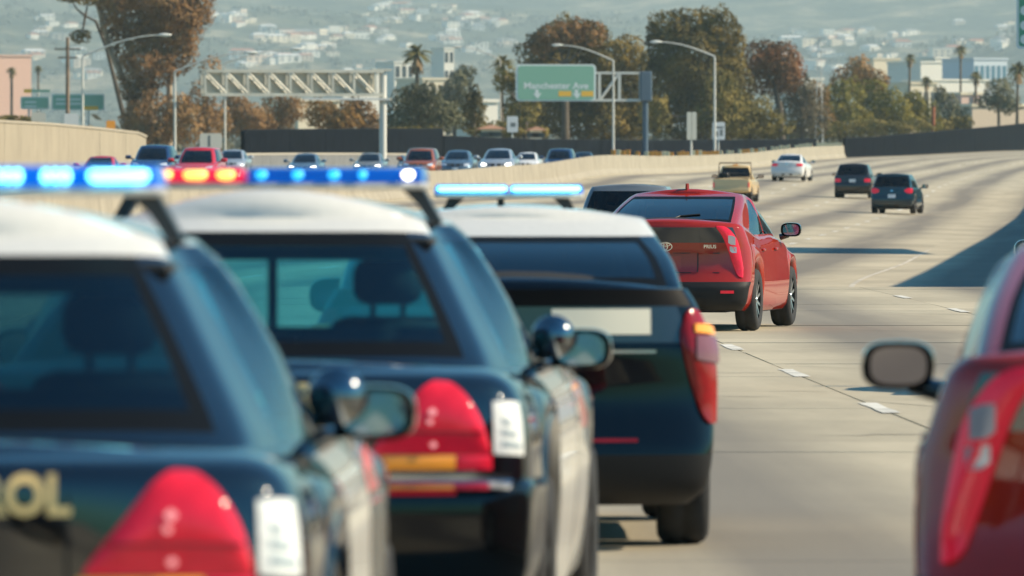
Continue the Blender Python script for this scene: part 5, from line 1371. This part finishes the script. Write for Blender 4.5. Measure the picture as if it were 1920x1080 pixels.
def flat_text(txt, size, xw, x, z, y, m, parent, bold=.0, name='lettering'):
    me = text_mesh(txt, size, bold); co = np.zeros(len(me.vertices) * 3); me.vertices.foreach_get('co', co); co = co.reshape(-1, 3)
    if xw: co[:, 0] *= xw / (co[:, 0].max() - co[:, 0].min())
    out = np.stack([x + co[:, 0], np.full(len(co), y), z + co[:, 1]], 1); me.vertices.foreach_set('co', out.ravel()); me.update()
    return obj(name, me, m, parent)
flat_text('Manchester Ave', .80, X(1099) - X(977), X(1038), H(166.5), -.632, M_signw, fr, .022)
def arrow(x, z):
    MB().prism([(x - .16, z + .42), (x - .16, z + .05), (x - .40, z + .12), (x + .06, z - .44), (x + .40, z + .12), (x + .14, z + .05), (x + .14, z + .42)], -.634, -.6255).build('arrow', M_signw, fr)
arrow(X(1002), H(177)); arrow(X(1077), H(177))
for a, b_, t in ((1043, 1067, 'EXIT'), (1086, 1109, 'ONLY')):
    pl = MB().box(X(a), X(b_), -.634, -.6255, H(181), H(171)).build('plaque', M_signy, fr)
for y in (137, 188): MB().box(X(1110), X(1218), -.3, -.05, H(y) - .11, H(y) + .11).build('arm', M_galv, r)
for x in (1122, 1160): MB().box(X(x) - .12, X(x) + .12, -.28, -.07, H(188) + .11, H(137) - .11).build('upright', M_galv, r)
MB().tube([(X(1124), -.17, H(186)), (X(1158), -.17, H(139))], .13, 6).build('diagonal', M_galv, r)
MB().rbox(X(1199), X(1221), -.55, .55, H(190), H(134), .1).build('post_head', M_greyp, r)
MB().tube([(0, 0, 0), (0, 0, H(190))], .26, 12).build('post', M_greyp, r, smooth=60)

# big green sign cut by the right edge
d = 420; p = F / d; o = P(1935, 0, d); o.z = float(pch(RZD, RZ, d)) - .04
r = thing('roadside_sign', 'green sign with white border cut by the top right corner', 'sign', o); H = lambda y: P(0, y, d).z - o.z
X = lambda px: (px - 1935) / p
fr = MB().prism(rr_poly(X(1905), X(2100), H(92), H(-60), .16), -.2, -.12).build('sign_panel', M_signw, r)
MB().prism(rr_poly(X(1910), X(2095), H(87), H(-55), .13), -.215, -.201).build('sign_face', mat('sign_green_bright', (.07, .30, .17), .5), fr)
for y in (20, 48, 74):
    MB().tube([(X(1921), -.222, H(y)), (X(1921), -.217, H(y))], .24, 14).build('letter_dot', M_signw, fr)
for x in (1950, 2060): MB().tube([(X(x), 0, 0), (X(x), 0, H(-50))], .14, 8).build('post', M_galv, r)

# small signs
def small_sign(label, px0, px1, y0, y1, d, m, post_px=None, ybase=None, mark=None, postm=None, marks2=()):
    p = F / d; cx = (px0 + px1) / 2; o = P(post_px or cx, 0, d); o.z = oz(d) - .05 if ybase is None else P(0, ybase, d).z
    r = thing('road_sign', label, 'sign', o, .2); H = lambda y: P(0, y, d).z - o.z; x = lambda q: (q - (post_px or cx)) / p
    f = MB().prism(rr_poly(x(px0), x(px1), H(y1), H(y0), min(.12, (px1 - px0) / p * .2), 3), -.12, -.07).build('sign_panel', m, r)
    MB().tube([(0, 0, 0), (0, 0, H(y0 + 2))], .07, 8).build('post', postm or M_galv, r, smooth=60)
    if mark:
        for a, b_, ya, yb in ((-mark[0], mark[1], mark[2], mark[3]),) + tuple(marks2): MB().box(x(cx + a), x(cx + b_), -.126, -.1205, H(yb), H(ya)).build('dark_mark', mat('faded_sign_print', (.14, .16, .16), .7), f)
    return r
M_sgrey = mat('sign_back_grey', (.50, .50, .44), .6)
s1 = small_sign('pair of narrow pale sign backs on one post on the median', 1287, 1295.5, 210, 262, 540, M_sgrey, 1296, ybase=292)
p = F / 540; MB().prism([(q, w) for q, w in rr_poly(.5 / p, 9.5 / p, P(0, 262, 540).z - s1.location.z, P(0, 210, 540).z - s1.location.z, .06, 3)], -.12, -.07).build('sign_panel', M_sgrey, s1)
small_sign('small white speed limit sign below the right street lamp', 1335, 1359, 229, 262, 735, mat('sign_white_hazy', (.60, .62, .62), .6), mark=(5, 9, 237, 241), marks2=((-7, -1, 246, 256), (2, 8, 243, 255)))
small_sign('hazy white sign left of the overhead green sign', 950, 971, 218, 248, 740, mat('sign_white_hazy', (.60, .62, .62), .6), mark=(4, 6, 230, 238))
small_sign('pale board with a dark stripe below the left end of the truss', 374, 416, 250, 279, 480, mat('pale_board', (.58, .55, .46), .7), mark=(6, -1, 254, 275))
small_sign('orange work sign behind the tan retaining wall', 199, 216, 226, 243, 560, mat('work_orange', (.85, .33, .03), .6))
small_sign('white square board on top of the tan retaining wall', 120, 147, 213, 239, 470, mat('white_board', (.72, .71, .66), .6))
small_sign('small pale board left of the white one on the wall', 58, 86, 211, 228, 470, mat('pale_board', (.58, .55, .46), .7))
d = 900
for nm, a, b_, y0, y1, pl in (('faint green guide sign at the far left', 38, 92, 181, 205, None), ('faint green guide sign with a yellow panel behind the eucalyptus', 96, 196, 176, 207, (157, 184, 199, 206))):
    p = F / d; o = P((a + b_) / 2, 0, d); o.z = oz(d) - .05; r = thing('guide_sign', nm, 'sign', o, .2); cx = (a + b_) / 2
    H = lambda y: P(0, y, d).z - o.z; x = lambda q: (q - cx) / p
    f = MB().prism(rr_poly(x(a), x(b_), H(y1), H(y0), .2, 3), -.2, -.1).build('sign_panel', M_signw, r)
    MB().prism(rr_poly(x(a + 2), x(b_ - 2), H(y1 - 2), H(y0 + 2), .16, 3), -.215, -.201).build('sign_face', M_sign, f)
    for yy in (y0 + 9, y0 + 17): MB().box(x(a + 8), x(a + (b_ - a) * .55), -.225, -.216, H(yy + 3), H(yy)).build('legend', M_signw, f)
    if pl: MB().box(x(pl[0]), x(pl[1]), -.226, -.216, H(pl[3]), H(pl[2])).build('plaque', M_signy, f)
    for k in (.3, .7): MB().tube([(x(a + (b_ - a) * k), 0, 0), (x(a + (b_ - a) * k), 0, H(y0 + 3))], .12, 8).build('post', M_galv, r, smooth=60)
d = 1000; o = P(72, 0, d); o.z = oz(d) - .05
r = thing('street_name_sign', 'tiny green and yellow sign above the far left guide sign', 'sign', o); p = F / d; H = lambda y: P(0, y, d).z - o.z
MB().box((60 - 72) / p, (94 - 72) / p, -.06, 0, H(173), H(168)).build('sign_panel', M_sign, r); MB().box((45 - 72) / p, (59.5 - 72) / p, -.06, 0, H(174), H(167)).build('plaque', M_signy, r); MB().tube([(0, 0.08, 0), (0, .08, H(169))], .08, 6).build('post', M_galv, r)

# ------------------------------------------------------------------ road wear: cracks and tar drips on the near slabs
M_crack = mat('crack_tar', (.07, .065, .055), .9)
for px, py, w, ln, tilt in ((1660, 817, .03, .9, .10), (1400, 745, .025, .6, .0), (1390, 700, .02, .8, .05), (1500, 735, .02, .5, .0), (1705, 760, .03, 1.6, -.9), (1560, 690, .02, 1.2, -.5), (1640, 620, .03, 1.6, -.6), (1790, 590, .03, 2.2, -.4), (1580, 655, .02, 1.0, .2)):
    d = F * 1.74 / (py - YH); d = F * (CAMZ - rz(d, 0)) / (py - YH); X0 = (px - 960) / F * d; V = []; n = 7; rr = random.Random(px)
    for i in range(n + 1):
        t = i / n - .5; x = X0 + ln * t * math.cos(tilt) + rr.uniform(-.03, .03); y = d + ln * t * math.sin(tilt) * 3 + rr.uniform(-.12, .12); ww = w * (1.1 - abs(2 * t)) * 2.2
        V += [(x, y - ww * .5, rz(y, x) + .006), (x, y + ww * .5, rz(y, x) + .006)]
    obj('crack', mesh('crack', V, [(2 * i, 2 * i + 2, 2 * i + 3, 2 * i + 1) for i in range(n)]), M_crack, near)

# ------------------------------------------------------------------ haze
hb = MB().box(-3100, 3100, -320, 18100, -6, 640)
hz = hb.build('haze', None); hz['kind'] = 'stuff'
hm = bpy.data.materials.new('haze_air'); hm.use_nodes = True; nt = hm.node_tree; nt.nodes.clear()
ho = nt.nodes.new('ShaderNodeOutputMaterial'); pv = nt.nodes.new('ShaderNodeVolumePrincipled')
pv.inputs['Color'].default_value = (.76, .93, .93, 1); pv.inputs['Density'].default_value = 0.74e-4; pv.inputs['Anisotropy'].default_value = 0.0
nt.links.new(pv.outputs[0], ho.inputs['Volume']); hz.data.materials.append(hm)
